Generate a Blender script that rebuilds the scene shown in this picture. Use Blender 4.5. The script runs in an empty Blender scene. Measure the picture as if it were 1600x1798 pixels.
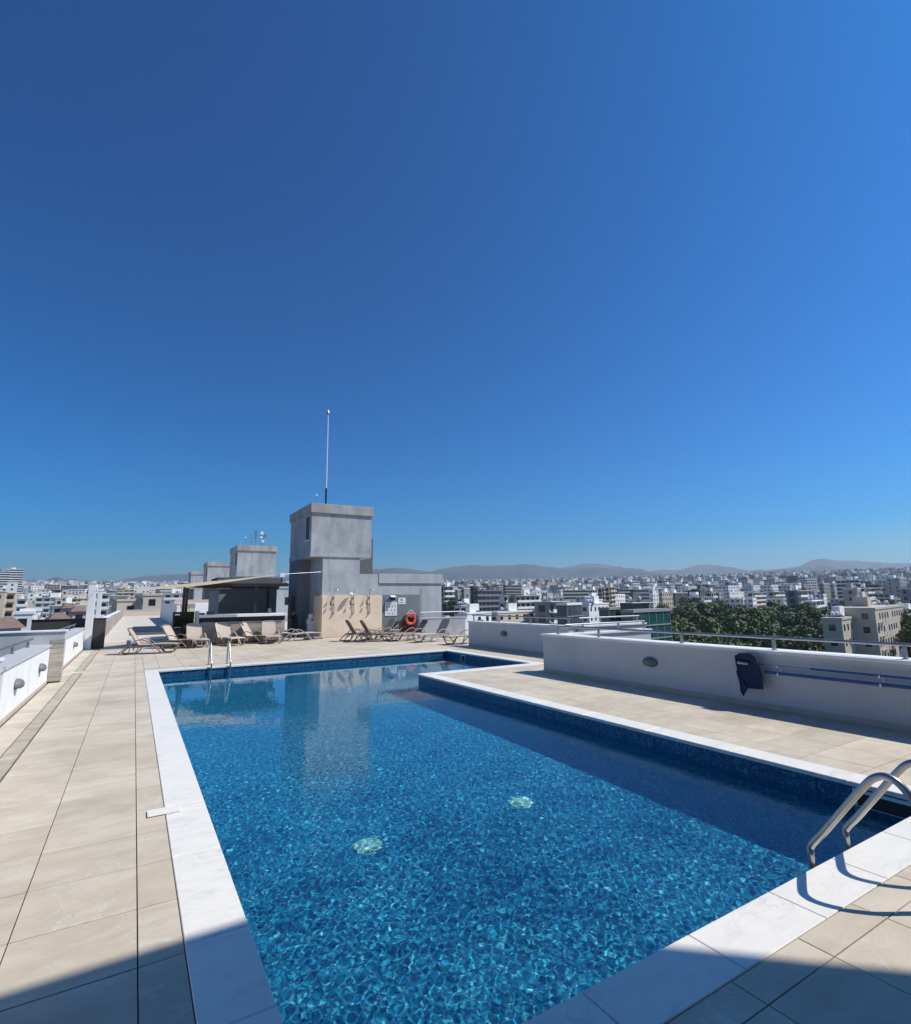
import bpy, math, random
import numpy as np
from mathutils import Matrix, Vector

random.seed(7)
rng = np.random.default_rng(11)
sc = bpy.context.scene
col = sc.collection
R_ = math.radians

# ------------------------------------------------------------------ camera
FPX = 925.164                                   # focal length for a 1600 px wide frame
CR = np.array([[0.85715402, 0.0722104, 0.50997319],
               [-0.51487079, 0.14697553, 0.84457461],
               [-0.01396651, -0.98650081, 0.16315969]])
EYE = np.array([0.0, 0.0, 1.8])
cam = bpy.data.objects.new('camera', bpy.data.cameras.new('camera'))
col.objects.link(cam)
sc.camera = cam
cam.matrix_world = Matrix([[CR[i][0], -CR[i][1], -CR[i][2], EYE[i]] for i in range(3)] + [[0, 0, 0, 1]])
cam.data.lens = FPX / 1600 * 36
cam.data.sensor_width = 36
cam.data.sensor_fit = 'HORIZONTAL'
cam.data.clip_start = 0.05
cam.data.clip_end = 40000

# ------------------------------------------------------------------ light
SUN_EL, SUN_AZ = R_(51), R_(29)                 # azimuth measured from +X towards -Y
sdir = Vector((math.cos(SUN_EL) * math.cos(SUN_AZ), -math.cos(SUN_EL) * math.sin(SUN_AZ), math.sin(SUN_EL)))
w = bpy.data.worlds.new('World')
sc.world = w
w.use_nodes = True
nt = w.node_tree
bg = nt.nodes['Background']
sky = nt.nodes.new('ShaderNodeTexSky')
sky.sky_type = 'NISHITA'
sky.sun_disc = False
sky.sun_elevation = SUN_EL
sky.sun_rotation = R_(90) + SUN_AZ
sky.altitude = 0
sky.air_density = 1.0
sky.dust_density = 1.0
sky.ozone_density = 1.0
hs = nt.nodes.new('ShaderNodeHueSaturation')
hs.inputs['Saturation'].default_value = 1.3
gm = nt.nodes.new('ShaderNodeGamma')
gm.inputs[1].default_value = 1.36
tint = nt.nodes.new('ShaderNodeMix'); tint.data_type = 'RGBA'; tint.blend_type = 'MULTIPLY'; tint.inputs[0].default_value = 1.0
tint.inputs[7].default_value = (.36, .65, .95, 1)
nt.links.new(sky.outputs[0], gm.inputs[0])
nt.links.new(gm.outputs[0], tint.inputs[6])
nt.links.new(tint.outputs[2], hs.inputs['Color'])
nt.links.new(hs.outputs[0], bg.inputs[0])
bg.inputs[1].default_value = 0.07
sl = bpy.data.lights.new('sun', 'SUN')
sl.energy = 5.0
sl.angle = R_(0.5)
sl.color = (1.0, 0.94, 0.85)
sl.cycles.is_caustics_light = True
sun = bpy.data.objects.new('sun', sl)
col.objects.link(sun)
sun.rotation_euler = sdir.to_track_quat('Z', 'Y').to_euler()
sc.view_settings.view_transform = 'Standard'
sc.view_settings.look = 'None'
sc.view_settings.exposure = 0.0
sc.view_settings.gamma = 1.0
sc.view_settings.use_curve_mapping = False
sc.cycles.max_bounces = 8
sc.cycles.transparent_max_bounces = 12
sc.cycles.sample_clamp_indirect = 6
HAZE = 1.2e-4

# ------------------------------------------------------------------ helpers
def ray(x, y):
    return CR @ np.array([x - 800.0, y - 899.0, FPX])

def at(x, y, r):
    """the place in the world that lies r metres away (over the ground) behind photo position x, y"""
    d = ray(x, y)
    return EYE + d * (r / math.hypot(d[0], d[1]))

def ground_z(x, y):
    r = math.hypot(x, y)
    return -27 + 0.043 * min(max(0.0, r - 150), 3400) - 0.006 * max(0.0, r - 6000) * 0

def tag(o, label=None, cat=None, group=None, kind=None):
    if label: o['label'] = label
    if cat: o['category'] = cat
    if group: o['group'] = group
    if kind: o['kind'] = kind
    return o

class MB:
    def __init__(s):
        s.v = []; s.f = []; s.uv = None
    def add(s, vs, fs):
        n = len(s.v)
        s.v += [tuple(map(float, p)) for p in vs]
        s.f += [tuple(i + n for i in f) for f in fs]
        return s
    def box(s, a, b, T=None):
        x0, y0, z0 = a; x1, y1, z1 = b
        vs = [(x, y, z) for x in (x0, x1) for y in (y0, y1) for z in (z0, z1)]
        if T is not None: vs = [tuple(T @ Vector(p)) for p in vs]
        return s.add(vs, [(0, 1, 3, 2), (4, 6, 7, 5), (0, 4, 5, 1), (2, 3, 7, 6), (0, 2, 6, 4), (1, 5, 7, 3)])
    def cbox(s, c, d, T=None):
        return s.box([c[i] - d[i] / 2 for i in range(3)], [c[i] + d[i] / 2 for i in range(3)], T)
    def tile(s, x0, y0, x1, y1, zt, zb, ch=.003, tilt=(0, 0, 0, 0)):
        """slab without underside: chamfered top"""
        b = [(x0, y0), (x1, y0), (x1, y1), (x0, y1)]
        t = [(x0 + ch, y0 + ch), (x1 - ch, y0 + ch), (x1 - ch, y1 - ch), (x0 + ch, y1 - ch)]
        vs = [(p[0], p[1], zb) for p in b] + [(p[0], p[1], zt - ch + tilt[i]) for i, p in enumerate(b)] + [(p[0], p[1], zt + tilt[i]) for i, p in enumerate(t)]
        fs = [(8, 9, 10, 11)]
        for i in range(4):
            j = (i + 1) % 4
            fs += [(i, j, 4 + j, 4 + i), (4 + i, 4 + j, 8 + j, 8 + i)]
        return s.add(vs, fs)
    def prism(s, poly, z0, z1, T=None):
        n = len(poly)
        vs = [(p[0], p[1], z0) for p in poly] + [(p[0], p[1], z1) for p in poly]
        if T is not None: vs = [tuple(T @ Vector(p)) for p in vs]
        fs = [tuple(range(n - 1, -1, -1)), tuple(range(n, 2 * n))]
        fs += [(i, (i + 1) % n, n + (i + 1) % n, n + i) for i in range(n)]
        return s.add(vs, fs)
    def tube(s, pts, r, n=8, sx=1.0, cap=True):
        """round bar through the points; r one radius or one per point"""
        P = [Vector(p) for p in pts]
        rr = r if isinstance(r, (list, tuple)) else [r] * len(P)
        base = len(s.v)
        up = None
        for i, p in enumerate(P):
            t = (P[min(i + 1, len(P) - 1)] - P[max(i - 1, 0)]).normalized()
            if up is None:
                up = Vector((0, 0, 1)) if abs(t.z) < .9 else Vector((1, 0, 0))
            a = t.cross(up).normalized(); b = a.cross(t).normalized(); up = b
            for k in range(n):
                th = 2 * math.pi * k / n
                q = p + a * (math.cos(th) * rr[i] * sx) + b * (math.sin(th) * rr[i])
                s.v.append(tuple(q))
        for i in range(len(P) - 1):
            for k in range(n):
                k2 = (k + 1) % n
                s.f.append((base + i * n + k, base + i * n + k2, base + (i + 1) * n + k2, base + (i + 1) * n + k))
        if cap:
            s.f.append(tuple(base + k for k in range(n - 1, -1, -1)))
            s.f.append(tuple(base + (len(P) - 1) * n + k for k in range(n)))
        return s
    def lathe(s, prof, n=16, c=(0, 0, 0), T=None):
        """prof: (radius, height) pairs round the z axis"""
        base = len(s.v)
        for (r, z) in prof:
            for k in range(n):
                th = 2 * math.pi * k / n
                p = Vector((r * math.cos(th), r * math.sin(th), z))
                if T is not None: p = T @ p
                s.v.append((p[0] + c[0], p[1] + c[1], p[2] + c[2]))
        for i in range(len(prof) - 1):
            for k in range(n):
                k2 = (k + 1) % n
                s.f.append((base + i * n + k, base + i * n + k2, base + (i + 1) * n + k2, base + (i + 1) * n + k))
        s.f.append(tuple(base + k for k in range(n - 1, -1, -1)))
        s.f.append(tuple(base + (len(prof) - 1) * n + k for k in range(n)))
        return s
    def mesh(s, name, m, smooth=False):
        me = bpy.data.meshes.new(name)
        me.from_pydata(s.v, [], s.f)
        me.materials.append(m)
        if smooth: me.shade_smooth()
        return me
    def build(s, name, m, parent=None, kind=None, smooth=False, bevel=0):
        o = bpy.data.objects.new(name, s.mesh(name, m, smooth))
        col.objects.link(o)
        if parent is not None: o.parent = parent
        if kind: o['kind'] = kind
        if bevel:
            md = o.modifiers.new('bevel', 'BEVEL'); md.width = bevel; md.segments = 2; md.limit_method = 'ANGLE'
            md.harden_normals = False
        if smooth:
            try:
                o.data.set_sharp_from_angle(angle=R_(40))
            except Exception:
                pass
        return o

def empty(name, loc=(0, 0, 0), rz=0.0, label=None, cat=None, group=None):
    o = bpy.data.objects.new(name, None)
    o.empty_display_size = .2
    col.objects.link(o)
    o.location = loc; o.rotation_euler = (0, 0, rz)
    return tag(o, label, cat, group)

def child(name, me, parent, loc=None, rz=0):
    o = bpy.data.objects.new(name, me)
    col.objects.link(o); o.parent = parent
    if loc is not None: o.location = loc
    if rz: o.rotation_euler = (0, 0, rz)
    return o

def copy_tree(o, parent=None):
    c = o.copy(); col.objects.link(c)
    if parent is not None: c.parent = parent
    for ch in list(o.children): copy_tree(ch, c)
    return c

# ------------------------------------------------------------------ materials
def N(nt, t, **k):
    n = nt.nodes.new(t)
    for a, b in k.items(): setattr(n, a, b)
    return n

def newmat(name):
    m = bpy.data.materials.new(name); m.use_nodes = True
    return m, m.node_tree, m.node_tree.nodes['Principled BSDF']

def ramp(nt, stops):
    n = nt.nodes.new('ShaderNodeValToRGB'); cr = n.color_ramp
    while len(cr.elements) < len(stops): cr.elements.new(.5)
    for e, (p, c) in zip(cr.elements, stops):
        e.position = p; e.color = (*c, 1) if len(c) == 3 else c
    return n

def mixc(nt, fac, a, b, mode='MIX'):
    n = nt.nodes.new('ShaderNodeMix'); n.data_type = 'RGBA'; n.blend_type = mode
    for i, v in ((0, fac), (6, a), (7, b)):
        if hasattr(v, 'default_value') or hasattr(v, 'links'): nt.links.new(v, n.inputs[i])
        elif i == 0: n.inputs[0].default_value = v
        else: n.inputs[i].default_value = (*v, 1)
    return n.outputs[2]

def simple(name, c, rough=.6, metal=0.0, var=.12, scale=3.0, bump=0.0, bscale=60, island=0.0, stretch=None, spec=None, streak=0.0):
    """plain colour with fractal variation, per-piece variation and fine relief"""
    m, nt, b = newmat(name)
    tc = N(nt, 'ShaderNodeTexCoord'); geo = N(nt, 'ShaderNodeNewGeometry')
    src = geo.outputs['Position']
    if stretch:
        mp = N(nt, 'ShaderNodeMapping'); mp.inputs['Scale'].default_value = stretch
        nt.links.new(src, mp.inputs[0]); src = mp.outputs[0]
    no = N(nt, 'ShaderNodeTexNoise'); no.inputs['Scale'].default_value = scale; no.inputs['Detail'].default_value = 6
    no.inputs['Roughness'].default_value = .6
    nt.links.new(src, no.inputs['Vector'])
    lo = tuple(max(0, x * (1 - var)) for x in c); hi = tuple(min(1, x * (1 + var)) for x in c)
    r = ramp(nt, [(.3, lo), (.7, hi)])
    nt.links.new(no.outputs[0], r.inputs[0])
    out = r.outputs[0]
    if streak:
        ms_ = N(nt, 'ShaderNodeMapping'); ms_.inputs['Scale'].default_value = (1.6, 1.6, .28); nt.links.new(geo.outputs['Position'], ms_.inputs[0])
        sn_ = N(nt, 'ShaderNodeTexNoise'); sn_.inputs['Scale'].default_value = 1.6; sn_.inputs['Detail'].default_value = 7; nt.links.new(ms_.outputs[0], sn_.inputs['Vector'])
        rs_ = ramp(nt, [(.3, (1 - streak,) * 3), (.52, (1, 1, 1)), (.8, (1 + streak * .3,) * 3)]); nt.links.new(sn_.outputs[0], rs_.inputs[0])
        pn_ = N(nt, 'ShaderNodeTexNoise'); pn_.inputs['Scale'].default_value = 1.1; pn_.inputs['Detail'].default_value = 3; pn_.inputs['Distortion'].default_value = 1.2; nt.links.new(geo.outputs['Position'], pn_.inputs['Vector'])
        rp_ = ramp(nt, [(.44, (1, 1, 1)), (.47, (1 + streak * .45,) * 3), (.6, (1 + streak * .45,) * 3), (.64, (1, 1, 1))]); nt.links.new(pn_.outputs[0], rp_.inputs[0])
        out = mixc(nt, 1.0, mixc(nt, 1.0, out, rs_.outputs[0], 'MULTIPLY'), rp_.outputs[0], 'MULTIPLY')
    if island:
        oi = N(nt, 'ShaderNodeObjectInfo'); ad = N(nt, 'ShaderNodeMath', operation='ADD'); fr = N(nt, 'ShaderNodeMath', operation='FRACT')
        nt.links.new(oi.outputs['Random'], ad.inputs[0]); nt.links.new(geo.outputs['Random Per Island'], ad.inputs[1]); nt.links.new(ad.outputs[0], fr.inputs[0])
        mr = N(nt, 'ShaderNodeMapRange'); mr.inputs[3].default_value = 1 - island; mr.inputs[4].default_value = 1 + island
        nt.links.new(fr.outputs[0], mr.inputs[0])
        hsv = N(nt, 'ShaderNodeHueSaturation'); nt.links.new(mr.outputs[0], hsv.inputs['Value']); nt.links.new(out, hsv.inputs['Color']); out = hsv.outputs[0]
    nt.links.new(out, b.inputs['Base Color'])
    b.inputs['Roughness'].default_value = rough; b.inputs['Metallic'].default_value = metal
    if spec is not None: b.inputs['Specular IOR Level'].default_value = spec
    if bump:
        n2 = N(nt, 'ShaderNodeTexNoise'); n2.inputs['Scale'].default_value = bscale; n2.inputs['Detail'].default_value = 4
        nt.links.new(geo.outputs['Position'], n2.inputs['Vector'])
        bp = N(nt, 'ShaderNodeBump'); bp.inputs['Strength'].default_value = bump; bp.inputs['Distance'].default_value = .01
        nt.links.new(n2.outputs[0], bp.inputs['Height']); nt.links.new(bp.outputs[0], b.inputs['Normal'])
    return m

def tile_material():
    m, nt, b = newmat('travertine')
    geo = N(nt, 'ShaderNodeNewGeometry'); oi = N(nt, 'ShaderNodeObjectInfo')
    ad = N(nt, 'ShaderNodeMath', operation='ADD'); fr = N(nt, 'ShaderNodeMath', operation='FRACT')
    nt.links.new(oi.outputs['Random'], ad.inputs[0]); nt.links.new(geo.outputs['Random Per Island'], ad.inputs[1]); nt.links.new(ad.outputs[0], fr.inputs[0])
    mu = N(nt, 'ShaderNodeMath', operation='MULTIPLY'); mu.inputs[1].default_value = 53.0; nt.links.new(fr.outputs[0], mu.inputs[0])
    vm = N(nt, 'ShaderNodeVectorMath', operation='ADD'); nt.links.new(geo.outputs['Position'], vm.inputs[0]); nt.links.new(mu.outputs[0], vm.inputs[1])
    mp = N(nt, 'ShaderNodeMapping'); mp.inputs['Scale'].default_value = (.8, 2.2, 1); nt.links.new(vm.outputs[0], mp.inputs[0])
    n1 = N(nt, 'ShaderNodeTexNoise'); n1.inputs['Scale'].default_value = 2.0; n1.inputs['Detail'].default_value = 9; n1.inputs['Roughness'].default_value = .62; n1.inputs['Distortion'].default_value = .6
    nt.links.new(mp.outputs[0], n1.inputs['Vector'])
    r1 = ramp(nt, [(.25, (.50, .425, .32)), (.5, (.575, .505, .395)), (.75, (.64, .585, .48))]); nt.links.new(n1.outputs[0], r1.inputs[0])
    # thin pale veins
    wv = N(nt, 'ShaderNodeTexNoise'); wv.inputs['Scale'].default_value = 1.7; wv.inputs['Detail'].default_value = 5; wv.inputs['Distortion'].default_value = 2.2
    nt.links.new(vm.outputs[0], wv.inputs['Vector'])
    r2 = ramp(nt, [(.488, (0, 0, 0)), (.5, (1, 1, 1)), (.512, (0, 0, 0))]); nt.links.new(wv.outputs[0], r2.inputs[0])
    msk = N(nt, 'ShaderNodeTexNoise'); msk.inputs['Scale'].default_value = 1.2; nt.links.new(vm.outputs[0], msk.inputs['Vector'])
    r3 = ramp(nt, [(.44, (0, 0, 0)), (.62, (.5, .5, .5))]); nt.links.new(msk.outputs[0], r3.inputs[0])
    mm = N(nt, 'ShaderNodeMath', operation='MULTIPLY'); nt.links.new(r2.outputs[0], mm.inputs[0]); nt.links.new(r3.outputs[0], mm.inputs[1])
    c1 = mixc(nt, mm.outputs[0], r1.outputs[0], (.76, .72, .66))
    # dirt: broad and small dark specks, in world position
    dn = N(nt, 'ShaderNodeTexNoise'); dn.inputs['Scale'].default_value = .7; dn.inputs['Detail'].default_value = 8; dn.inputs['Roughness'].default_value = .7
    nt.links.new(geo.outputs['Position'], dn.inputs['Vector'])
    r4 = ramp(nt, [(.33, (.80, .785, .76)), (.55, (1, 1, 1))]); nt.links.new(dn.outputs[0], r4.inputs[0])
    c2 = mixc(nt, 1.0, c1, r4.outputs[0], 'MULTIPLY')
    sp = N(nt, 'ShaderNodeTexNoise'); sp.inputs['Scale'].default_value = 42; sp.inputs['Detail'].default_value = 2
    nt.links.new(geo.outputs['Position'], sp.inputs['Vector'])
    r5 = ramp(nt, [(.24, (.6, .55, .5)), (.31, (1, 1, 1))]); nt.links.new(sp.outputs[0], r5.inputs[0])
    c3 = mixc(nt, 1.0, c2, r5.outputs[0], 'MULTIPLY')
    mr = N(nt, 'ShaderNodeMapRange'); mr.inputs[3].default_value = .93; mr.inputs[4].default_value = 1.05; nt.links.new(fr.outputs[0], mr.inputs[0])
    hv = N(nt, 'ShaderNodeHueSaturation'); nt.links.new(mr.outputs[0], hv.inputs['Value']); nt.links.new(c3, hv.inputs['Color'])
    nt.links.new(hv.outputs[0], b.inputs['Base Color'])
    b.inputs['Roughness'].default_value = .62
    bp = N(nt, 'ShaderNodeBump'); bp.inputs['Strength'].default_value = .25; bp.inputs['Distance'].default_value = .004
    nt.links.new(n1.outputs[0], bp.inputs['Height']); nt.links.new(bp.outputs[0], b.inputs['Normal'])
    return m

def marble_material():
    m, nt, b = newmat('white_marble')
    geo = N(nt, 'ShaderNodeNewGeometry'); oi = N(nt, 'ShaderNodeObjectInfo')
    mu = N(nt, 'ShaderNodeMath', operation='MULTIPLY'); mu.inputs[1].default_value = 37.0; nt.links.new(oi.outputs['Random'], mu.inputs[0])
    vm = N(nt, 'ShaderNodeVectorMath', operation='ADD'); nt.links.new(geo.outputs['Position'], vm.inputs[0]); nt.links.new(mu.outputs[0], vm.inputs[1])
    n1 = N(nt, 'ShaderNodeTexNoise'); n1.inputs['Scale'].default_value = 2.6; n1.inputs['Detail'].default_value = 9; n1.inputs['Roughness'].default_value = .65; n1.inputs['Distortion'].default_value = 1.6
    mp = N(nt, 'ShaderNodeMapping'); mp.inputs['Rotation'].default_value = (0, 0, .5); mp.inputs['Scale'].default_value = (1, 2.4, 1); nt.links.new(vm.outputs[0], mp.inputs[0]); nt.links.new(mp.outputs[0], n1.inputs['Vector'])
    r1 = ramp(nt, [(.28, (.66, .64, .585)), (.42, (.76, .74, .68)), (.6, (.81, .785, .715)), (.8, (.78, .75, .67))]); nt.links.new(n1.outputs[0], r1.inputs[0])
    n2 = N(nt, 'ShaderNodeTexNoise'); n2.inputs['Scale'].default_value = 1.8; n2.inputs['Detail'].default_value = 7; n2.inputs['Distortion'].default_value = 1.5
    nt.links.new(mp.outputs[0], n2.inputs['Vector'])
    r2 = ramp(nt, [(.465, (1, 1, 1)), (.495, (.84, .85, .86)), (.525, (1, 1, 1))]); nt.links.new(n2.outputs[0], r2.inputs[0])
    n3 = N(nt, 'ShaderNodeTexNoise'); n3.inputs['Scale'].default_value = .9; nt.links.new(vm.outputs[0], n3.inputs['Vector'])
    r3 = ramp(nt, [(.48, (0, 0, 0)), (.62, (1, 1, 1))]); nt.links.new(n3.outputs[0], r3.inputs[0])
    c = mixc(nt, r3.outputs[0], r1.outputs[0], mixc(nt, 1.0, r1.outputs[0], r2.outputs[0], 'MULTIPLY'))
    nt.links.new(c, b.inputs['Base Color']); b.inputs['Roughness'].default_value = .42
    return m

def mosaic_material(name, dark=False):
    m, nt, b = newmat(name)
    geo = N(nt, 'ShaderNodeNewGeometry')
    S = 1 / .02
    sc1 = N(nt, 'ShaderNodeVectorMath', operation='SCALE'); sc1.inputs['Scale'].default_value = S; nt.links.new(geo.outputs['Position'], sc1.inputs[0])
    of = N(nt, 'ShaderNodeVectorMath', operation='ADD'); of.inputs[1].default_value = (.5, .5, .5); nt.links.new(sc1.outputs[0], of.inputs[0])
    fl = N(nt, 'ShaderNodeVectorMath', operation='FLOOR'); nt.links.new(of.outputs[0], fl.inputs[0])
    wn = N(nt, 'ShaderNodeTexWhiteNoise'); wn.noise_dimensions = '3D'; nt.links.new(fl.outputs[0], wn.inputs['Vector'])
    if dark:
        r = ramp(nt, [(0, (.004, .03, .09)), (.35, (.006, .07, .20)), (.7, (.012, .13, .28)), (.9, (.03, .22, .33)), (1, (.10, .34, .40))])
    else:
        r = ramp(nt, [(0, (.001, .10, .23)), (.35, (.002, .18, .37)), (.7, (.005, .28, .49)), (.9, (.02, .42, .60)), (1, (.14, .62, .72))])
    nt.links.new(wn.outputs['Value'], r.inputs[0])
    # grout between the little squares, only across the surface's own two directions
    fr = N(nt, 'ShaderNodeVectorMath', operation='FRACTION'); nt.links.new(of.outputs[0], fr.inputs[0])
    sp = N(nt, 'ShaderNodeSeparateXYZ'); nt.links.new(fr.outputs[0], sp.inputs[0])
    sn = N(nt, 'ShaderNodeSeparateXYZ'); nt.links.new(geo.outputs['True Normal'], sn.inputs[0])
    mn = None
    for k in range(3):
        a = N(nt, 'ShaderNodeMath', operation='SUBTRACT'); nt.links.new(sp.outputs[k], a.inputs[0]); a.inputs[1].default_value = .5
        a2 = N(nt, 'ShaderNodeMath', operation='ABSOLUTE'); nt.links.new(a.outputs[0], a2.inputs[0])
        na = N(nt, 'ShaderNodeMath', operation='ABSOLUTE'); nt.links.new(sn.outputs[k], na.inputs[0])
        ns = N(nt, 'ShaderNodeMath', operation='SUBTRACT'); nt.links.new(a2.outputs[0], ns.inputs[0]); nt.links.new(na.outputs[0], ns.inputs[1])
        if mn is None: mn = ns
        else:
            mx = N(nt, 'ShaderNodeMath', operation='MAXIMUM'); nt.links.new(mn.outputs[0], mx.inputs[0]); nt.links.new(ns.outputs[0], mx.inputs[1]); mn = mx
    gt = N(nt, 'ShaderNodeMath', operation='GREATER_THAN'); gt.inputs[1].default_value = .455; nt.links.new(mn.outputs[0], gt.inputs[0])
    c = mixc(nt, gt.outputs[0], r.outputs[0], (.10, .22, .30) if not dark else (.05, .12, .18))
    nz = N(nt, 'ShaderNodeTexNoise'); nz.inputs['Scale'].default_value = 1.3; nz.inputs['Detail'].default_value = 5; nt.links.new(geo.outputs['Position'], nz.inputs['Vector'])
    rz = ramp(nt, [(.3, (.85, .88, .9)), (.7, (1, 1, 1))]); nt.links.new(nz.outputs[0], rz.inputs[0])
    c = mixc(nt, 1.0, c, rz.outputs[0], 'MULTIPLY')
    nt.links.new(c, b.inputs['Base Color']); b.inputs['Roughness'].default_value = .3
    return m

def far_building_material():
    """window bays on walls too far to pick apart; needs the uv map in metres"""
    m, nt, b = newmat('distant_walls')
    uv = N(nt, 'ShaderNodeUVMap'); uv.uv_map = 'UVMap'
    geo = N(nt, 'ShaderNodeNewGeometry')
    r = ramp(nt, [(0, (.78, .76, .71)), (.25, (.66, .64, .60)), (.42, (.52, .46, .38)), (.52, (.80, .80, .79)), (.66, (.27, .26, .25)), (.76, (.50, .45, .40)), (.86, (.16, .155, .15)), (.93, (.36, .24, .18)), (1, (.4, .4, .4))])
    r.color_ramp.interpolation = 'CONSTANT'
    nt.links.new(geo.outputs['Random Per Island'], r.inputs[0])
    br = N(nt, 'ShaderNodeTexBrick'); br.offset = 0; br.inputs['Scale'].default_value = 1.0
    br.inputs['Brick Width'].default_value = 3.6; br.inputs['Row Height'].default_value = 3.1; br.inputs['Mortar Size'].default_value = .85; br.inputs['Mortar Smooth'].default_value = 0
    br.inputs['Color1'].default_value = (1, 1, 1, 1); br.inputs['Color2'].default_value = (.8, .8, .8, 1); br.inputs['Mortar'].default_value = (0, 0, 0, 1)
    nt.links.new(uv.outputs[0], br.inputs['Vector'])
    c = mixc(nt, br.outputs['Color'], r.outputs[0], (.045, .05, .055))
    sn = N(nt, 'ShaderNodeSeparateXYZ'); nt.links.new(geo.outputs['Normal'], sn.inputs[0])
    gt = N(nt, 'ShaderNodeMath', operation='GREATER_THAN'); gt.inputs[1].default_value = .4; nt.links.new(sn.outputs[2], gt.inputs[0])
    c2 = mixc(nt, gt.outputs[0], c, r.outputs[0])
    nt.links.new(c2, b.inputs['Base Color']); b.inputs['Roughness'].default_value = .8
    return m

M = {}
M['tile'] = tile_material()
M['marble'] = marble_material()
M['mosaic'] = mosaic_material('pool_mosaic')
M['mosaic_dark'] = mosaic_material('pool_band_mosaic', True)
M['grout'] = simple('grout', (.10, .085, .07), .9, var=.2, scale=8)
M['white_wall'] = simple('white_render', (.80, .79, .765), .75, var=.05, scale=2.2, bump=.15, bscale=90, streak=.07)
M['white_wall_shaded'] = simple('white_render_shaded', (.57, .57, .56), .8, var=.06, scale=1.2, bump=.3, bscale=40, streak=.05)  # white render toned down, the right parapets' shade put into its colour
M['white_cap'] = simple('white_cap_stone', (.80, .80, .79), .55, var=.08, scale=6, bump=.2, bscale=40)
M['grey_cap'] = simple('grey_cap_stone', (.50, .50, .52), .6, var=.10, scale=5, bump=.2, bscale=40)
M['grey_render'] = simple('grey_render', (.40, .41, .415), .85, var=.16, scale=.9, bump=.35, bscale=30, stretch=(1, 1, .6), streak=.22)
M['grey_render_light'] = simple('pale_grey_render', (.43, .45, .455), .85, var=.12, scale=.8, bump=.3, bscale=30, streak=.16)
M['concrete_cap'] = simple('stained_concrete', (.40, .38, .36), .9, var=.28, scale=2.2, bump=.4, bscale=25, stretch=(1, 1, .3))
M['grey_dark'] = simple('dark_grey_render', (.115, .118, .12), .85, var=.1, scale=1.5)
M['panel_shade_grey'] = simple('grey_panel_and_shade', (.20, .22, .225), .8, var=.08, scale=1.5)  # panel paint, also stands in for shade on recess and store room
M['beige_clad'] = simple('beige_stone_cladding', (.88, .70, .50), .6, var=.12, scale=1.3, island=.03)
M['steel'] = simple('brushed_steel', (.42, .41, .39), .3, 1.0, var=.06, scale=20)
M['steel_dull'] = simple('dull_steel', (.34, .34, .35), .4, .9, var=.12, scale=12)
M['black_metal'] = simple('black_painted_metal', (.012, .012, .013), .5, var=.2)
M['lamp_grey'] = simple('lamp_grey_casting', (.15, .17, .17), .55, var=.12, scale=14)
M['white_plastic'] = simple('white_plastic', (.80, .80, .80), .4, var=.03)
M['dark_blue'] = simple('dark_blue_mesh', (.010, .022, .075), .8, var=.3, scale=12)
M['blue_pole'] = simple('blue_aluminium', (.03, .10, .30), .35, .3, var=.15, scale=6)
M['taupe'] = simple('taupe_resin', (.20, .155, .13), .45, var=.10, scale=8)
M['taupe_light'] = simple('dove_grey_resin', (.40, .35, .30), .45, var=.08, scale=8)
M['sling'] = simple('beige_sling_fabric', (.47, .395, .33), .8, var=.07, scale=10, bump=.2, bscale=200)
M['sling_shaded'] = simple('sling_fabric_shaded', (.17, .135, .12), .8, var=.1, scale=10, bump=.2, bscale=200)  # sling fabric darkened, shade on the turned-away backs put into the colour
M['wood_grey'] = simple('grey_wood_tile', (.40, .36, .30), .6, var=.30, scale=2.2, stretch=(1.2, 1.2, 14), island=.12)
M['stone_clad'] = simple('rough_grey_stone', (.40, .36, .32), .9, var=.25, scale=3.0, bump=.6, bscale=12)
M['dark_clad'] = simple('dark_brown_cladding', (.060, .054, .048), .7, var=.2, scale=3, stretch=(1, 1, 8))
M['sailcloth'] = None
M['orange'] = simple('orange_red_plastic', (.80, .13, .06), .5, var=.08, scale=9)
M['red_box'] = simple('dark_red_plastic', (.055, .014, .012), .5, var=.2)
M['tarp'] = simple('black_tarpaulin', (.012, .014, .015), .45, var=.3, scale=6, bump=.6, bscale=8)
M['sign_white'] = simple('white_sign_face', (.80, .80, .78), .4, var=.02)
M['sign_blue'] = simple('blue_sign_face', (.28, .30, .55), .4, var=.05)
M['sign_ink'] = simple('dark_sign_ink', (.06, .06, .07), .6, var=.1)
M['glass_dark'] = simple('dark_window_glass', (.022, .027, .032), .12, var=.3, scale=.3)
M['glass_green'] = simple('green_glass', (.020, .085, .075), .10, var=.35, scale=.12)
M['glass_blue'] = simple('blue_grey_glass', (.07, .09, .12), .12, var=.3, scale=.15)
M['bwhite'] = simple('white_building_paint', (.78, .77, .74), .8, var=.06, scale=.15, island=.05)
M['bcream'] = simple('cream_building_paint', (.62, .53, .41), .8, var=.07, scale=.15, island=.05)
M['bbeige'] = simple('beige_building_paint', (.50, .44, .355), .85, var=.08, scale=.2, island=.03)
M['bgrey'] = simple('grey_building_paint', (.30, .30, .29), .85, var=.1, scale=.15, island=.06)
M['bdark'] = simple('dark_grey_building_paint', (.10, .10, .10), .8, var=.15, scale=.15, island=.06)
M['bpurple'] = simple('purple_grey_cladding', (.22, .20, .24), .7, var=.1, scale=.2)
M['bpink'] = simple('pinkish_building_paint', (.60, .42, .36), .85, var=.08, scale=.2, island=.05)
M['roof_red'] = simple('terracotta_roof', (.22, .15, .12), .85, var=.25, scale=1.2, island=.08)
M['roof_grey'] = simple('flat_roof_screed', (.48, .46, .43), .9, var=.15, scale=.3)
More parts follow.
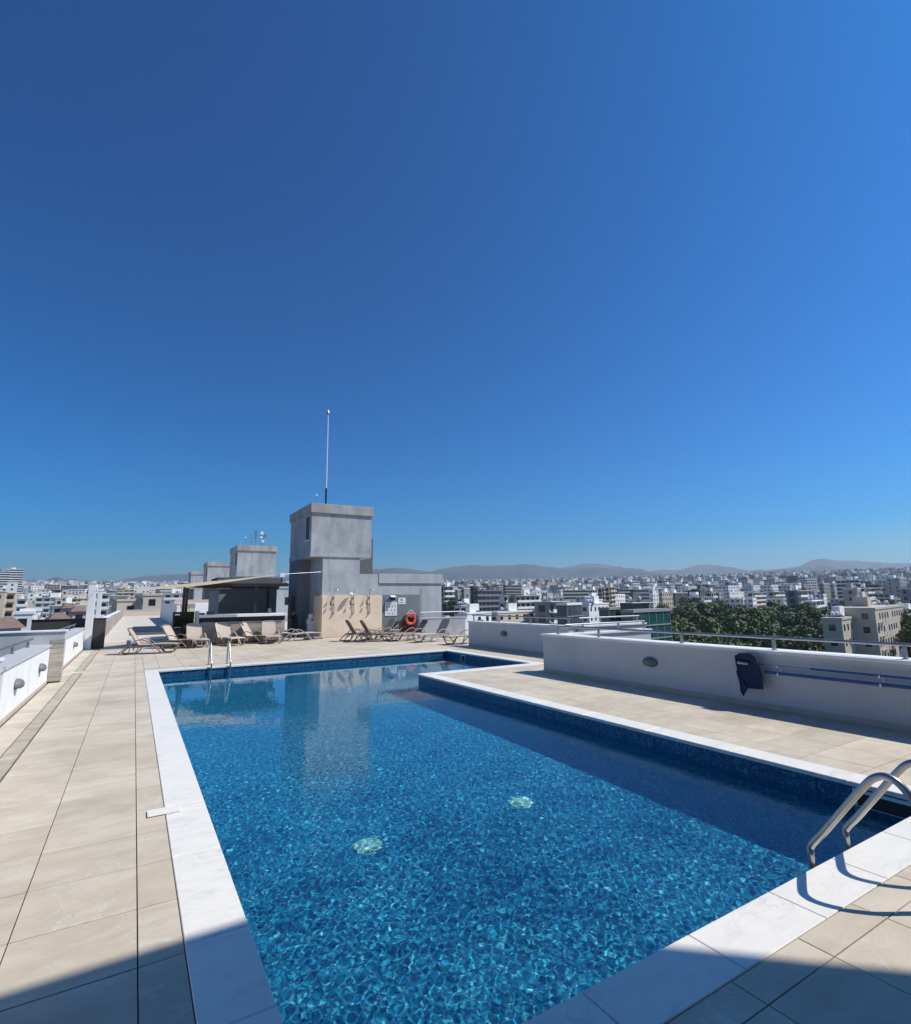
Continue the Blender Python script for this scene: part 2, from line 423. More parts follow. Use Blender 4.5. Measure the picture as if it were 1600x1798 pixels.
M['screed'] = simple('pale_roof_screed', (.58, .54, .46), .9, var=.07, scale=.5, bump=.2, bscale=20)
M['leaf_dark'] = simple('dark_foliage', (.062, .086, .022), .7, var=.5, scale=.28, island=.12)
M['leaf_mid'] = simple('olive_foliage', (.13, .15, .032), .7, var=.6, scale=.28, island=.12)
M['leaf_pine'] = simple('pine_foliage', (.10, .13, .034), .7, var=.6, scale=.28, island=.12)
M['bark'] = simple('bark', (.11, .085, .06), .9, var=.3, scale=4)
M['far'] = far_building_material()
M['skin'] = simple('skin', (.42, .25, .17), .55, var=.05)
M['black_cloth'] = simple('black_cloth', (.010, .011, .013), .85, var=.2)
M['hair'] = simple('dark_hair', (.015, .011, .009), .6, var=.2)

def sail_material():
    m, nt, b = newmat('cream_sailcloth')
    b.inputs['Base Color'].default_value = (.70, .64, .50, 1); b.inputs['Roughness'].default_value = .85
    tr = N(nt, 'ShaderNodeBsdfTranslucent'); tr.inputs['Color'].default_value = (.72, .64, .48, 1)
    mx = N(nt, 'ShaderNodeMixShader'); mx.inputs[0].default_value = .55
    out = nt.nodes['Material Output']
    nt.links.new(b.outputs[0], mx.inputs[1]); nt.links.new(tr.outputs[0], mx.inputs[2]); nt.links.new(mx.outputs[0], out.inputs[0])
    return m
M['sailcloth'] = sail_material()

def water_material():
    m = bpy.data.materials.new('pool_water'); m.use_nodes = True; nt = m.node_tree; nt.nodes.clear()
    out = N(nt, 'ShaderNodeOutputMaterial'); g = N(nt, 'ShaderNodeBsdfGlass'); g.inputs['IOR'].default_value = 1.333; g.inputs['Roughness'].default_value = 0
    g.inputs['Color'].default_value = (.93, .985, 1, 1)
    nt.links.new(g.outputs[0], out.inputs[0])
    return m
M['water'] = water_material()

# ------------------------------------------------------------------ terrain, mountains, air
def build_ground():
    radii = [0, 30, 60, 100, 150, 220, 300, 420, 600, 800, 1100, 1500, 2000, 2700, 3550, 4500, 6000, 8000, 10500, 13200]
    nseg = 120
    vs = [(0, 0, -27)]; fs = []
    for r in radii[1:]:
        for k in range(nseg):
            a = 2 * math.pi * k / nseg
            x, y = r * math.sin(a), r * math.cos(a)
            z = ground_z(x, y)
            if r > 300: z += 6 * math.sin(x * .004 + 1) * math.sin(y * .005) * min(1, r / 1500)
            vs.append((x, y, z - .3))
    for k in range(nseg): fs.append((0, 1 + (k + 1) % nseg, 1 + k))
    for i in range(len(radii) - 2):
        for k in range(nseg):
            a = 1 + i * nseg; b = a + nseg; k2 = (k + 1) % nseg
            fs.append((a + k, a + k2, b + k2, b + k))
    m, nt, b = newmat('city_ground')
    geo = N(nt, 'ShaderNodeNewGeometry')
    no = N(nt, 'ShaderNodeTexNoise'); no.inputs['Scale'].default_value = .012; no.inputs['Detail'].default_value = 9; no.inputs['Roughness'].default_value = .7; nt.links.new(geo.outputs['Position'], no.inputs['Vector'])
    r = ramp(nt, [(.3, (.045, .06, .03)), (.45, (.14, .13, .09)), (.55, (.10, .10, .095)), (.7, (.30, .25, .18))]); nt.links.new(no.outputs[0], r.inputs[0])
    nt.links.new(r.outputs[0], b.inputs['Base Color']); b.inputs['Roughness'].default_value = .95
    o = MB().add(vs, fs).build('ground', m, kind='structure', smooth=True)
    return o
build_ground()

def mountain(name, pts, D, depth, color, seed, rough):
    """ridge whose crest stands D metres away; the crest line is given as directions and heights"""
    pts = sorted(pts)
    xs = np.array([p[0] for p in pts], float); ys = np.array([p[1] for p in pts], float)
    nx, nr = 420, 34
    X = np.linspace(xs[0], xs[-1], nx); Yc = np.interp(X, xs, ys)
    rg = np.random.default_rng(seed)
    def noise(u, v, oc=5):
        s = 0
        for o in range(oc):
            f = 2 ** o
            s = s + np.sin(u * f * 1.7 + ph[o][0] + 1.3 * np.sin(v * f * .9 + ph[o][1])) * np.cos(v * f * 1.3 + ph[o][2]) / f ** .85
        return s
    ph = rg.uniform(0, 6.3, (8, 3))
    V = np.zeros((nr, nx, 3))
    for i in range(nx):
        top = at(X[i], Yc[i], D)
        ux, uy = top[0] / D, top[1] / D
        for j in range(nr):
            t = j / (nr - 1) * 2 - 1                       # -1 near foot .. 0 crest .. 1 far foot
            r = D + t * depth
            x, y = ux * r, uy * r
            g = ground_z(x, y) - 15
            k = (1 - abs(t)) ** .9
            h = g + (top[2] - g) * k
            V[j, i] = (x, y, h)
    tt = np.linspace(-1, 1, nr)[:, None]
    H = V[:, :, 2].copy()
    amp = rough * np.clip(1 - np.abs(tt), 0, 1) * np.clip(np.abs(tt) * 4, 0.12, 1)
    V[:, :, 2] = H + amp * noise(V[:, :, 0] / 430, V[:, :, 1] / 430)
    idx = np.arange(nr * nx).reshape(nr, nx)
    q = np.stack([idx[:-1, :-1], idx[:-1, 1:], idx[1:, 1:], idx[1:, :-1]], -1).reshape(-1, 4)
    mb = MB(); mb.v = [tuple(p) for p in V.reshape(-1, 3).tolist()]; mb.f = [tuple(p) for p in q.tolist()]
    m, nt, b = newmat(name + '_slopes')
    geo = N(nt, 'ShaderNodeNewGeometry'); no = N(nt, 'ShaderNodeTexNoise'); no.inputs['Scale'].default_value = .004; no.inputs['Detail'].default_value = 10; no.inputs['Roughness'].default_value = .7
    nt.links.new(geo.outputs['Position'], no.inputs['Vector'])
    r = ramp(nt, [(.35, tuple(c * .5 for c in color)), (.55, color), (.75, tuple(min(1, c * 1.7) for c in color))]); nt.links.new(no.outputs[0], r.inputs[0])
    nt.links.new(r.outputs[0], b.inputs['Base Color']); b.inputs['Roughness'].default_value = .95
    return mb.build(name, m, kind='structure', smooth=True)

mountain('mountain_ridge', [(-260, 1040), (-60, 1036), (20, 1032), (45, 1028), (60, 1027), (72, 1030), (100, 1028), (130, 1027), (170, 1027), (230, 1025), (262, 1021), (300, 1022), (330, 1024), (420, 1020), (560, 1010), (640, 1004), (672, 999), (690, 997), (705, 998), (722, 1001), (745, 1003), (757, 1004), (770, 999), (800, 994), (832, 991), (850, 993), (880, 993), (900, 994), (940, 993), (985, 999), (1040, 997), (1085, 1000), (1110, 1002), (1130, 1006), (1170, 1006), (1195, 1008), (1203, 1007), (1230, 1009), (1260, 1011), (1310, 1013), (1345, 1011), (1390, 1009), (1408, 1003), (1420, 1007), (1500, 1006), (1600, 1008), (1800, 1004)], 6000, 2000, (.062, .072, .066), 3, 62)
mountain('mountain_range', [(-260, 1030), (100, 1028), (190, 1021), (240, 1016), (290, 1008), (330, 1006), (400, 1010), (560, 1012), (760, 1004), (985, 996), (1010, 993), (1025, 989), (1050, 989), (1075, 993), (1100, 999), (1130, 1003), (1165, 999), (1190, 1001), (1225, 991), (1245, 990), (1270, 996), (1320, 1001), (1370, 999), (1400, 994), (1425, 985), (1450, 981), (1480, 983), (1500, 982), (1550, 986), (1600, 988), (1700, 992), (1850, 1000)], 8000, 2000, (.066, .076, .074), 9, 60)

hz = MB().box((-13600, -13600, -30), (13600, 13600, 530)); 
mh = bpy.data.materials.new('haze_air'); mh.use_nodes = True; nt = mh.node_tree; nt.nodes.clear()
o_ = N(nt, 'ShaderNodeOutputMaterial'); pv = N(nt, 'ShaderNodeVolumePrincipled')
pv.inputs['Color'].default_value = (.72, .87, 1.0, 1); pv.inputs['Density'].default_value = HAZE; pv.inputs['Anisotropy'].default_value = .25
nt.links.new(pv.outputs[0], o_.inputs['Volume'])
hz.build('haze', mh, kind='stuff')

# ------------------------------------------------------------------ roof of this building, pool, paving
PX0, PX1, PX2 = .66, 6.10, 9.65          # pool: left side, right side, right side of the far bay
PY0, PYB, PY1 = 2.06, 11.97, 16.80       # near side, start of the bay, far side
ZW, DEPTH = -.20, 1.05
CO = .30                                 # coping width
body = MB()
body.box((-2.05, -9, -28), (15.4, 98, -1.7)); body.build('building_body', M['white_wall'], kind='structure')
sl_ = MB()
for a, b in (((-2.05, -9), (PX0 - .12, 98)), ((PX0 - .12, -9), (15.4, PY0 - .12)), ((PX1 + .12, PY0 - .12), (15.4, PYB - .12)), ((PX2 + .12, PYB - .12), (15.4, 98)), ((PX0 - .12, PY1 + .12), (PX2 + .12, 98))):
    sl_.box((a[0], a[1], -1.699), (b[0], b[1], -.018))
sl_.build('roof_slab', M['grout'], kind='structure')

# pool shell: floor and walls
shell = empty('pool_shell'); shell['kind'] = 'structure'
poly = [(PX0, PY0), (PX1, PY0), (PX1, PYB), (PX2, PYB), (PX2, PY1), (PX0, PY1)]
zf = ZW - DEPTH
fl = MB().add([(p[0], p[1], zf) for p in poly], [tuple(range(6))]).build('pool_floor', M['mosaic'], shell)
wl = MB()
for i in range(6):
    a, b = poly[i], poly[(i + 1) % 6]
    wl.add([(a[0], a[1], zf), (b[0], b[1], zf), (b[0], b[1], -.5), (a[0], a[1], -.5)], [(3, 2, 1, 0)])
wlo = wl.build('pool_wall', M['mosaic'], shell)
bk = MB()
for i in range(6):
    a, b = Vector((*poly[i], 0)), Vector((*poly[(i + 1) % 6], 0)); d = (b - a).normalized(); n = Vector((d.y, -d.x, 0))
    a2, b2 = a + n * .006, b + n * .006
    bk.add([(a2.x, a2.y, -.5), (b2.x, b2.y, -.5), (b2.x, b2.y, -.03), (a2.x, a2.y, -.03)], [(3, 2, 1, 0)])
bk.build('band_backing', M['grout'], shell)
panel_me = {}
def panels(p0, p1):
    """sheets of dark mosaic along the waterline, half a metre each"""
    a, b = Vector((*p0, 0)), Vector((*p1, 0)); L = (b - a).length; d = (b - a) / L; n = max(1, round(L / .5)); s = L / n
    key = round(s, 4)
    if key not in panel_me:
        mb = MB(); g = .004
        mb.add([(g, 0, -.5), (s - g, 0, -.5), (s - g, 0, -.04), (g, 0, -.04), (g, -.006, -.5), (s - g, -.006, -.5), (s - g, -.006, -.04), (g, -.006, -.04)],
               [(3, 2, 1, 0), (0, 1, 5, 4), (1, 2, 6, 5), (2, 3, 7, 6), (3, 0, 4, 7)])
        panel_me[key] = mb.mesh('mosaic_panel', M['mosaic_dark'])
    out = []
    for i in range(n):
        o = child('mosaic_panel', panel_me[key], shell, a + d * (i * s), math.atan2(d.y, d.x)); out.append(o)
    return out
pan = []
for i in range(6): pan += panels(poly[i], poly[(i + 1) % 6])

M['drain_slot'] = simple('drain_slot', (.10, .32, .32), .6)
M['drain'] = simple('drain_cover_plastic', (.34, .78, .68), .5, var=.2, scale=20)
# two pale drain covers on the floor
for i, (x, y) in enumerate(((2.17, 5.38), (4.07, 5.34))):
    o = empty('drain_cover', (x, y, zf), 0, ['round white drain cover on the pool floor nearer the left edge', 'round white drain cover on the pool floor nearer the ladder side'][i], 'drain cover', 'drain covers on the pool floor')
    MB().lathe([(.145, .002), (.145, .012), (.13, .022), (.02, .026)], 24).build('cover_disc', M['drain'], o)
    for k in range(6):
        th = k * math.pi / 3
        MB().cbox((.075 * math.cos(th), .075 * math.sin(th), .0235), (.05, .012, .006)).build('slot', M['drain_slot'], o)
    for q in o.children: q.cycles.is_caustics_receiver = True

# water surface with real ripples
def water():
    st = .0092
    k_ = []
    rg = np.random.default_rng(5)
    comps = []
    for i in range(90):
        lam = math.exp(rg.uniform(math.log(.029), math.log(.16))) if i < 82 else rg.uniform(.25, .6)
        th = rg.normal(.6, 1.5); comps.append((2 * math.pi / lam, th, rg.uniform(0, 6.28), (.00100 * lam ** 1.2) * (1.0 if lam < .12 else .62 if lam < .3 else .35)))
    mb_v = []; mb_f = []; off = 0
    def height(X, Y):
        Z = np.zeros_like(X)
        for (k, th, ph, a) in comps: Z += a * np.sin(k * (X * math.cos(th) + Y * math.sin(th)) + ph)
        # calmer at the sheltered far end
        return Z * (1.0 - .66 * np.clip((Y - 5.5) / 5.5, 0, 1)) * (.96 + .10 * np.sin(X * 1.25 + Y * .55 + 1.1) * np.sin(Y * 1.05 - X * .8) + .16 * np.sin(X * 3.1 - Y * 2.3) * np.sin(Y * 2.9 + .6 * X))
    xs = np.concatenate([np.arange(PX0, PX1, st), np.arange(PX1, PX2, .03), [PX2]]); xs = np.unique(np.concatenate([xs, [PX1]]))
    ys = np.concatenate([np.arange(PY0, 5.0, st), np.arange(5.0, 7.5, .012), np.arange(7.5, 10.5, .018), np.arange(10.5, PY1, .026), [PY1]]); ys = np.unique(np.concatenate([ys, [PYB]]))
    X, Y = np.meshgrid(xs, ys); Z = height(X, Y) + ZW
    idx = np.arange(X.size).reshape(X.shape)
    q = np.stack([idx[:-1, :-1], idx[:-1, 1:], idx[1:, 1:], idx[1:, :-1]], -1)
    cx = (X[:-1, :-1] + X[1:, 1:]) / 2; cy = (Y[:-1, :-1] + Y[1:, 1:]) / 2
    keep = ~((cx > PX1) & (cy < PYB))
    q = q[keep]
    used = np.zeros(X.size, bool); used[q.reshape(-1)] = True
    remap = np.cumsum(used) - 1
    co = np.stack([X, Y, Z], -1).reshape(-1, 3)[used]; q = remap[q]
    me = bpy.data.meshes.new('pool_water')
    me.vertices.add(len(co)); me.vertices.foreach_set('co', co.reshape(-1).astype(np.float32))
    me.loops.add(q.size); me.loops.foreach_set('vertex_index', q.reshape(-1).astype(np.int32))
    me.polygons.add(len(q)); me.polygons.foreach_set('loop_start', (np.arange(len(q)) * 4).astype(np.int32))
    try: me.polygons.foreach_set('loop_total', np.full(len(q), 4, np.int32))
    except Exception: pass
    me.update(calc_edges=True); me.validate(); me.shade_smooth()
    me.materials.append(M['water'])
    o = bpy.data.objects.new('pool_water', me); col.objects.link(o); o['kind'] = 'structure'
    o.cycles.is_caustics_caster = True
water()
for o in [fl, wlo] + pan: o.cycles.is_caustics_receiver = True

# coping slabs
coping = empty('pool_coping'); coping['kind'] = 'structure'
OV = .025
def slab(x0, y0, x1, y1, g=.0024):
    MB().tile(x0 + g, y0 + g, x1 - g, y1 - g, .004, -.038, .004).add([(x0 + g, y0 + g, -.038), (x1 - g, y0 + g, -.038), (x1 - g, y1 - g, -.038), (x0 + g, y1 - g, -.038)], [(3, 2, 1, 0)]).build('coping_slab', M['marble'], coping)
def run(x0, y0, x1, y1, axis, cuts):
    lo, hi = (x0, x1) if axis == 'x' else (y0, y1)
    c = [lo] + [v for v in cuts if lo + .05 < v < hi - .05] + [hi]
    for a, b in zip(c, c[1:]):
        if axis == 'x': slab(a, y0, b, y1)
        else: slab(x0, a, x1, b)
L0 = PX0 - CO
run(L0, PY0 - CO, PX0 + OV, PY1 + CO, 'y', [2.75, 3.45, 4.6, 5.52, 5.70, 7.2, 8.9, 10.6, 12.3, 14.0, 15.7])
run(PX0 + OV, PY0 - CO, PX1 + CO, PY0 + OV, 'x', [1.12, 1.9, 2.68, 3.46, 4.24, 5.02, 5.8])
run(PX0 + OV, PY1 - OV, PX2 + CO, PY1 + CO, 'x', [1.9 + 1.2 * k for k in range(7)])
run(PX1 - OV, PY0 + OV, PX1 + CO, PYB, 'y', [2.75, 3.95, 5.15, 6.35, 7.55, 8.75, 9.95, 11.1])
run(PX1 - OV, PYB, PX1 + .0, PYB + OV, 'x', [])
run(PX1 + CO, PYB - CO, PX2 + CO, PYB + OV, 'x', [7.4, 8.6])
run(PX1, PYB, PX1 + CO, PYB + OV, 'x', [])
run(PX2 - OV, PYB + OV, PX2 + CO, PY1 - OV, 'y', [13.2, 14.4, 15.6])
# loose pale strip of stone bridging the left coping
MB().box((.225, 5.50, .0065), (.475, 5.655, .016)).build('stone_strip', M['marble'], coping, bevel=.003)

# paving
paving = empty('pool_paving'); paving['kind'] = 'structure'
GX0, GY0, GS = .146, 1.585, .6
regions = [(-1.07, -2.2, L0, 26.2), (L0, -2.2, 8.8, PY0 - CO), (PX1 + CO, PY0 - CO, 8.8, PYB - CO), (8.8, 10.45, 10.6, PYB - CO), (10.6, 10.45, 11.3, PY1 + CO),
           (PX2 + CO, PYB - CO, 10.6, PY1 + CO), (L0, PY1 + CO, 15.2, 26.2), (-1.585, -2.2, -1.255, 26.6), (-1.07, 26.2, 8.15, 30.5)]
def clipgrid(reg):
    x0, y0, x1, y1 = reg; out = []
    i0 = math.floor((x0 - GX0) / GS); i1 = math.ceil((x1 - GX0) / GS); j0 = math.floor((y0 - GY0) / GS); j1 = math.ceil((y1 - GY0) / GS)
    for i in range(i0, i1):
        for j in range(j0, j1):
            a = max(x0, GX0 + i * GS); b = min(x1, GX0 + (i + 1) * GS); c = max(y0, GY0 + j * GS); d = min(y1, GY0 + (j + 1) * GS)
            if b - a > .03 and d - c > .03: out.append((a, c, b, d))
    return out
cells = [c for r in regions for c in clipgrid(r)]
CRi = CR.T
def proj(p):
    c = CRi @ (np.array(p, float) - EYE)
    if c[2] < .1: return None
    return c[0] / c[2] * FPX + 800, c[1] / c[2] * FPX + 899
def shown(c):
    q = [proj((c[i], c[j], 0)) for i, j in ((0, 1), (2, 1), (2, 3), (0, 3))]
    if any(v is None for v in q): return 0
    if max(v[0] for v in q) < -20 or min(v[0] for v in q) > 1620 or min(v[1] for v in q) > 1830: return 0
    return abs(sum(q[i][0] * q[(i + 1) % 4][1] - q[(i + 1) % 4][0] * q[i][1] for i in range(4))) / 2
cells.sort(key=lambda c: -shown(c))
GJ = .0038; GX = .0034
rest = MB(); tile_me = {}
for n, c in enumerate(cells):
    tl = [random.uniform(-.0006, .0006) for _ in range(4)]
    if n < 300:
        key = (round(c[2] - c[0], 3), round(c[3] - c[1], 3), random.randrange(3))
        if key not in tile_me:
            tile_me[key] = MB().tile(GX, GJ, c[2] - c[0] - GX, c[3] - c[1] - GJ, 0, -.0175, .0011, tl).mesh('paving_tile', M['tile'])
        child('paving_tile', tile_me[key], paving, (c[0], c[1], random.uniform(-.0006, .0006)))
    else:
        rest.tile(c[0] + GX, c[1] + GJ, c[2] - GX, c[3] - GJ, random.uniform(-.0006, .0006), -.0175, .0011)
rest.build('paving_tiles', M['tile'], paving, kind='stuff')

# drainage channel along the left side: stone covers sunk slightly, dark joints
ch = empty('drain_channel', label='long narrow drainage channel of sunken stone covers along the left edge', cat='drain channel')
M['channel'] = simple('channel_cover_stone', (.40, .355, .285), .8, var=.22, scale=5, island=.08)
cme = {}
y = -1.0; k = 0
while y < 26:
    L = .6 if k % 5 else .42
    if round(L, 2) not in cme: cme[round(L, 2)] = MB().tile(.004, .004, .172, L - .004, 0, -.012, .004).mesh('channel_cover', M['channel'])
    child('channel_cover', cme[round(L, 2)], ch, (-1.250, y, -.006 - random.uniform(0, .0015))); y += L; k += 1
MB().tile(-1.30, 17.7, -1.02, 17.82, .012, -.005, .003).build('channel_bridge', M['marble'], ch)

# skimmer mouths
def skimmer(name_label, o_, ax, w_, z0, z1):
    t = empty('skimmer', o_, 0, name_label, 'skimmer', 'skimmer mouths in the pool wall')
    f = MB(); b = .03
    for (a0, c0, a1, c1) in ((0, z0, w_, z0 + b), (0, z1 - b, w_, z1), (0, z0 + b, b, z1 - b), (w_ - b, z0 + b, w_, z1 - b)):
        f.box((-.022, a0, c0), (-.008, a1, c1))
    f.build('skimmer_frame', M['white_plastic'], t)
    MB().box((-.014, b, z0 + b), (-.0085, w_ - b, z1 - b)).build('skimmer_opening', M['black_metal'], t)
    return t
skimmer('white framed skimmer mouth beside the near ladder', (PX1, 2.22, 0), 'x', .5, -.235, -.055)
skimmer('small far skimmer mouth in the shaded bay wall', (PX2, 15.45, 0), 'x', .28, -.26, -.06)

# ------------------------------------------------------------------ parapets, caps and rails
WH = .865
def wall_thing(x0, y0, x1, y1, h, capm, label, z0=-.01, ov=.04, skirt=None, cap=.05, mat='white_wall'):
    t = empty('parapet_wall', (x0, y0, 0), 0, label, 'wall')
    T = Matrix.Translation((-x0, -y0, 0))
    MB().box((x0, y0, z0), (x1, y1, h), T).build('wall_face', M[mat], t)
    L = (y1 - y0) if (y1 - y0) > (x1 - x0) else (x1 - x0); n = max(1, round(L / 1.5)); ax = (y1 - y0) > (x1 - x0)
    for k in range(n):
        a, b = L * k / n + .002, L * (k + 1) / n - .002
        if k == 0: a -= ov
        if k == n - 1: b += ov
        j = random.uniform(-.002, .002)
        if ax: MB().box((-ov, a, h + .001), (x1 - x0 + ov, b, h + cap + j)).build('cap_stone', M[capm], t, bevel=.004)
        else: MB().box((a, -ov, h + .001), (b, y1 - y0 + ov, h + cap + j)).build('cap_stone', M[capm], t, bevel=.004)
    if skirt:
        for (a, b) in skirt: MB().box(a, b, T).build('skirting', M['skirt'], t)
    return t
M['skirt'] = simple('skirting_stone', (.50, .44, .36), .7, var=.1, scale=4)
wall_thing(8.80, -2.0, 9.18, 10.45, WH, 'white_cap', 'long white parapet wall in shade along the right, carrying the blue poles', skirt=[((8.788, -2.0, -.005), (8.7985, 10.44, .09))], mat='white_wall_shaded')
wall_thing(9.225, 10.02, 12.3, 10.30, WH, 'white_cap', 'short white parapet turning outward behind the end of the near right wall', mat='white_wall_shaded')
wall_thing(11.30, 12.2, 11.62, 17.85, .90, 'white_cap', 'shaded white parapet with one oval lamp beyond the pool bay', skirt=[((11.288, 12.2, -.005), (11.2985, 17.84, .09))], mat='white_wall_shaded')
wall_thing(11.665, 12.0, 14.5, 12.3, .90, 'white_cap', 'far white parapet stub turning outward behind the lamp wall', mat='white_wall_shaded')
wall_thing(-1.98, -2.0, -1.62, 10.36, .83, 'grey_cap', 'bright white parapet at the left edge in front of the first partition', skirt=[((-1.619, -2.0, -.005), (-1.608, 10.36, .08))], ov=.03)
wall_thing(-1.98, 10.62, -1.62, 15.80, .83, 'grey_cap', 'bright white left parapet between the two partitions, with two oval lamps', skirt=[((-1.619, 10.62, -.005), (-1.608, 15.8, .08))], ov=.03)
wall_thing(-1.98, 16.16, -1.62, 26.25, .83, 'grey_cap', 'bright white left parapet running from the wood-clad partition to the tall white post', skirt=[((-1.619, 16.16, -.005), (-1.608, 26.25, .08))], ov=.03)
wall_thing(11.50, 22.4, 14.0, 22.62, .90, 'grey_cap', 'short grey wall behind the loungers right of the grey building', ov=.02, mat='grey_render')

def rail(name_label, pts, z0, zt, posts, mat='steel_dull', r=.024, mid=None):
    o = pts[0]
    t = empty('handrail', (o[0], o[1], z0), 0, name_label, 'handrail')
    P = [(p[0] - o[0], p[1] - o[1], zt - z0) for p in pts]
    MB().tube(P, r, 10).build('rail_tube', M[mat], t, smooth=True)
    if mid: MB().tube([(p[0], p[1], mid - z0) for p in P], .010, 6).build('lower_bar', M[mat], t, smooth=True)
    for (x, y) in posts:
        MB().box((x - o[0] - .02, y - o[1] - .02, 0), (x - o[0] + .02, y - o[1] + .02, zt - z0 - r)).lathe([(.045, 0), (.045, .008)], 12, (x - o[0], y - o[1], 0)).build('post', M[mat], t)
    return t
ZC = WH + .05
rail('long steel handrail on top of the near right parapet', [(8.99, -2, 0), (8.99, 10.38, 0)], ZC, 1.105, [(8.99, y) for y in (-.3, 1.45, 3.17, 4.9, 6.62, 8.74, 10.08)])
rail('pale handrail on the outward-turning parapet behind the near right wall', [(9.3, 10.16, 0), (12.25, 10.16, 0)], ZC, 1.12, [(9.9, 10.16), (11.2, 10.16), (12.2, 10.16)], 'steel')
rail('handrail on the far right parapet beyond the pool bay', [(11.46, 12.25, 0), (11.46, 17.8, 0)], .95, 1.17, [(11.46, y) for y in (12.35, 14.2, 16.0, 17.7)])
rail('handrail on the far outward parapet stub', [(11.7, 12.15, 0), (14.4, 12.15, 0)], .95, 1.17, [(12.6, 12.15), (14.3, 12.15)])
rail('handrail at the left edge before the first partition', [(-1.95, -2, 0), (-1.95, 10.3, 0)], .88, 1.03, [(-1.95, y) for y in (1.5, 3.5, 5.5, 7.5, 9.3)])
rail('handrail on the left parapet between the two partitions', [(-1.95, 10.7, 0), (-1.95, 15.72, 0)], .88, 1.03, [(-1.95, y) for y in (11.4, 13.35, 15.1)])
rail('handrail on the left parapet running up to the tall white post', [(-1.95, 16.3, 0), (-1.95, 26.2, 0)], .88, 1.03, [(-1.95, 16.9 + 1.75 * k) for k in range(6)])
gr = rail('cranked steel rail over the short grey wall behind the loungers', [(11.56, 22.5, 0), (14.0, 22.5, 0)], .95, 1.20, [(12.75, 22.5), (13.9, 22.5)], 'steel_dull', .022)
MB().tube([(0, 0, .25), (-.13, 0, .18), (-.22, 0, 0)], .022, 8).build('rail_end', M['steel_dull'], gr, smooth=True)

# partitions (screens across the parapet) on the left
def planks(t, x0, x1, yf, z0, z1, n, mat, th=.012, name='plank'):
    h = (z1 - z0) / n
    for k in range(n):
        MB().box((x0, yf - th - random.uniform(0, .003), z0 + k * h + .003), (x1, yf - .0005, z0 + (k + 1) * h - .003)).build(name, M[mat], t)
t = empty('partition_wall', (-3.4, 15.82, 0), 0, 'partition clad in grey wood-look planks at the end of the near left parapet', 'partition')
MB().box((0, 0, .03), (2.04, .32, 1.17)).build('core', M['grey_render_light'], t)
MB().box((-.02, -.03, 1.1705), (2.07, .35, 1.205)).build('cap_stone', M['white_cap'], t, bevel=.004)
planks(t, 1.785, 2.045, 0, .04, 1.0, 9, 'wood_grey')
t = empty('partition_wall', (-3.4, 10.38, 0), 0, 'partition with white cap cut off by the left edge of the photo', 'partition')
MB().box((0, 0, -.01), (1.75, .22, .98)).build('core', M['grey_render_light'], t)
MB().box((-.02, -.03, .9805), (1.77, .25, 1.02)).build('cap_stone', M['white_cap'], t, bevel=.004)
t = empty('partition_wall', (-3.4, 26.62, 0), 0, 'dark brown clad partition right behind the tall white post', 'partition')
MB().box((0, 0, 0), (2.44, .3, 1.2)).build('core', M['dark_clad'], t)
planks(t, 1.88, 2.445, 0, .02, 1.19, 8, 'dark_clad')
MB().box((-.02, -.03, 1.2005), (2.47, .33, 1.23)).build('cap_stone', M['black_metal'], t)

for (x, y, h, wd, lb) in ((-1.52, 26.42, 2.64, .26, 'tall white post standing at the far end of the left parapet'), (-1.74, 37.0, 2.72, .22, 'farther white post beyond the dark partition')):
    t = empty('white_post', (x, y, 0), 0, lb, 'post', 'white posts on the left edge')
    MB().box((-wd / 2, -.09, 0), (wd / 2, .09, h)).build('shaft', M['white_wall'], t, bevel=.01)
    MB().box((wd / 2 + .001, -.05, h - .16), (wd / 2 + .09, .05, h - .03)).build('bracket', M['white_plastic'], t)
    MB().box((-wd / 2 - .02, -.11, h + .001), (wd / 2 + .02, .11, h + .03)).build('cap', M['white_cap'], t)

# oval bulkhead lamps
def lamp_proto():
    t = empty('wall_lamp')
    v = []; f = []; nu, nv = 20, 7
    for i in range(nv + 1):
        ph = i / nv * math.pi / 2
        for k in range(nu):
            th = 2 * math.pi * k / nu
            q = math.cos(ph); z = math.sin(th) * q * .098; yy = math.cos(th) * q * .175; x = math.sin(ph) * .105
            if z < -.055: z = -.055
            v.append((x + .012, yy, z))
    for i in range(nv):
        for k in range(nu): f.append((i * nu + k, i * nu + (k + 1) % nu, (i + 1) * nu + (k + 1) % nu, (i + 1) * nu + k))
    MB().add(v, f).build('lamp_hood', M['lamp_grey'], t, smooth=True)
    mb = MB(); mb.lathe([(1, 0), (1, .012)], 24, T=Matrix(((0, 0, 1, 0), (.165, 0, 0, 0), (0, .092, 0, 0), (0, 0, 0, 1)))); mb.build('back_plate', M['lamp_grey'], t)
    MB().box((.02, -.09, -.0585), (.085, .09, -.0555)).build('lens', M['glass_dark'], t)
    return t
lp = lamp_proto()
for i, (x, y, z, rz, lb) in enumerate(((-1.619, 11.77, .48, 0, 'oval grey wall lamp nearest on the sunlit left parapet'), (-1.619, 14.45, .48, 0, 'oval grey wall lamp just before the wood-clad partition'), (-1.619, 21.9, .48, 0, 'oval grey wall lamp on the left parapet beyond the partition'),
                        (8.799, 7.22, .52, math.pi, 'dark oval wall lamp on the shaded near right parapet'), (11.299, 15.5, .56, math.pi, 'dark oval wall lamp on the far right parapet'))):
    t = lp if i == 0 else copy_tree(lp)
    t.location = (x, y, z); t.rotation_euler.z = rz; tag(t, lb, 'wall lamp', 'oval bulkhead lamps on the parapets')

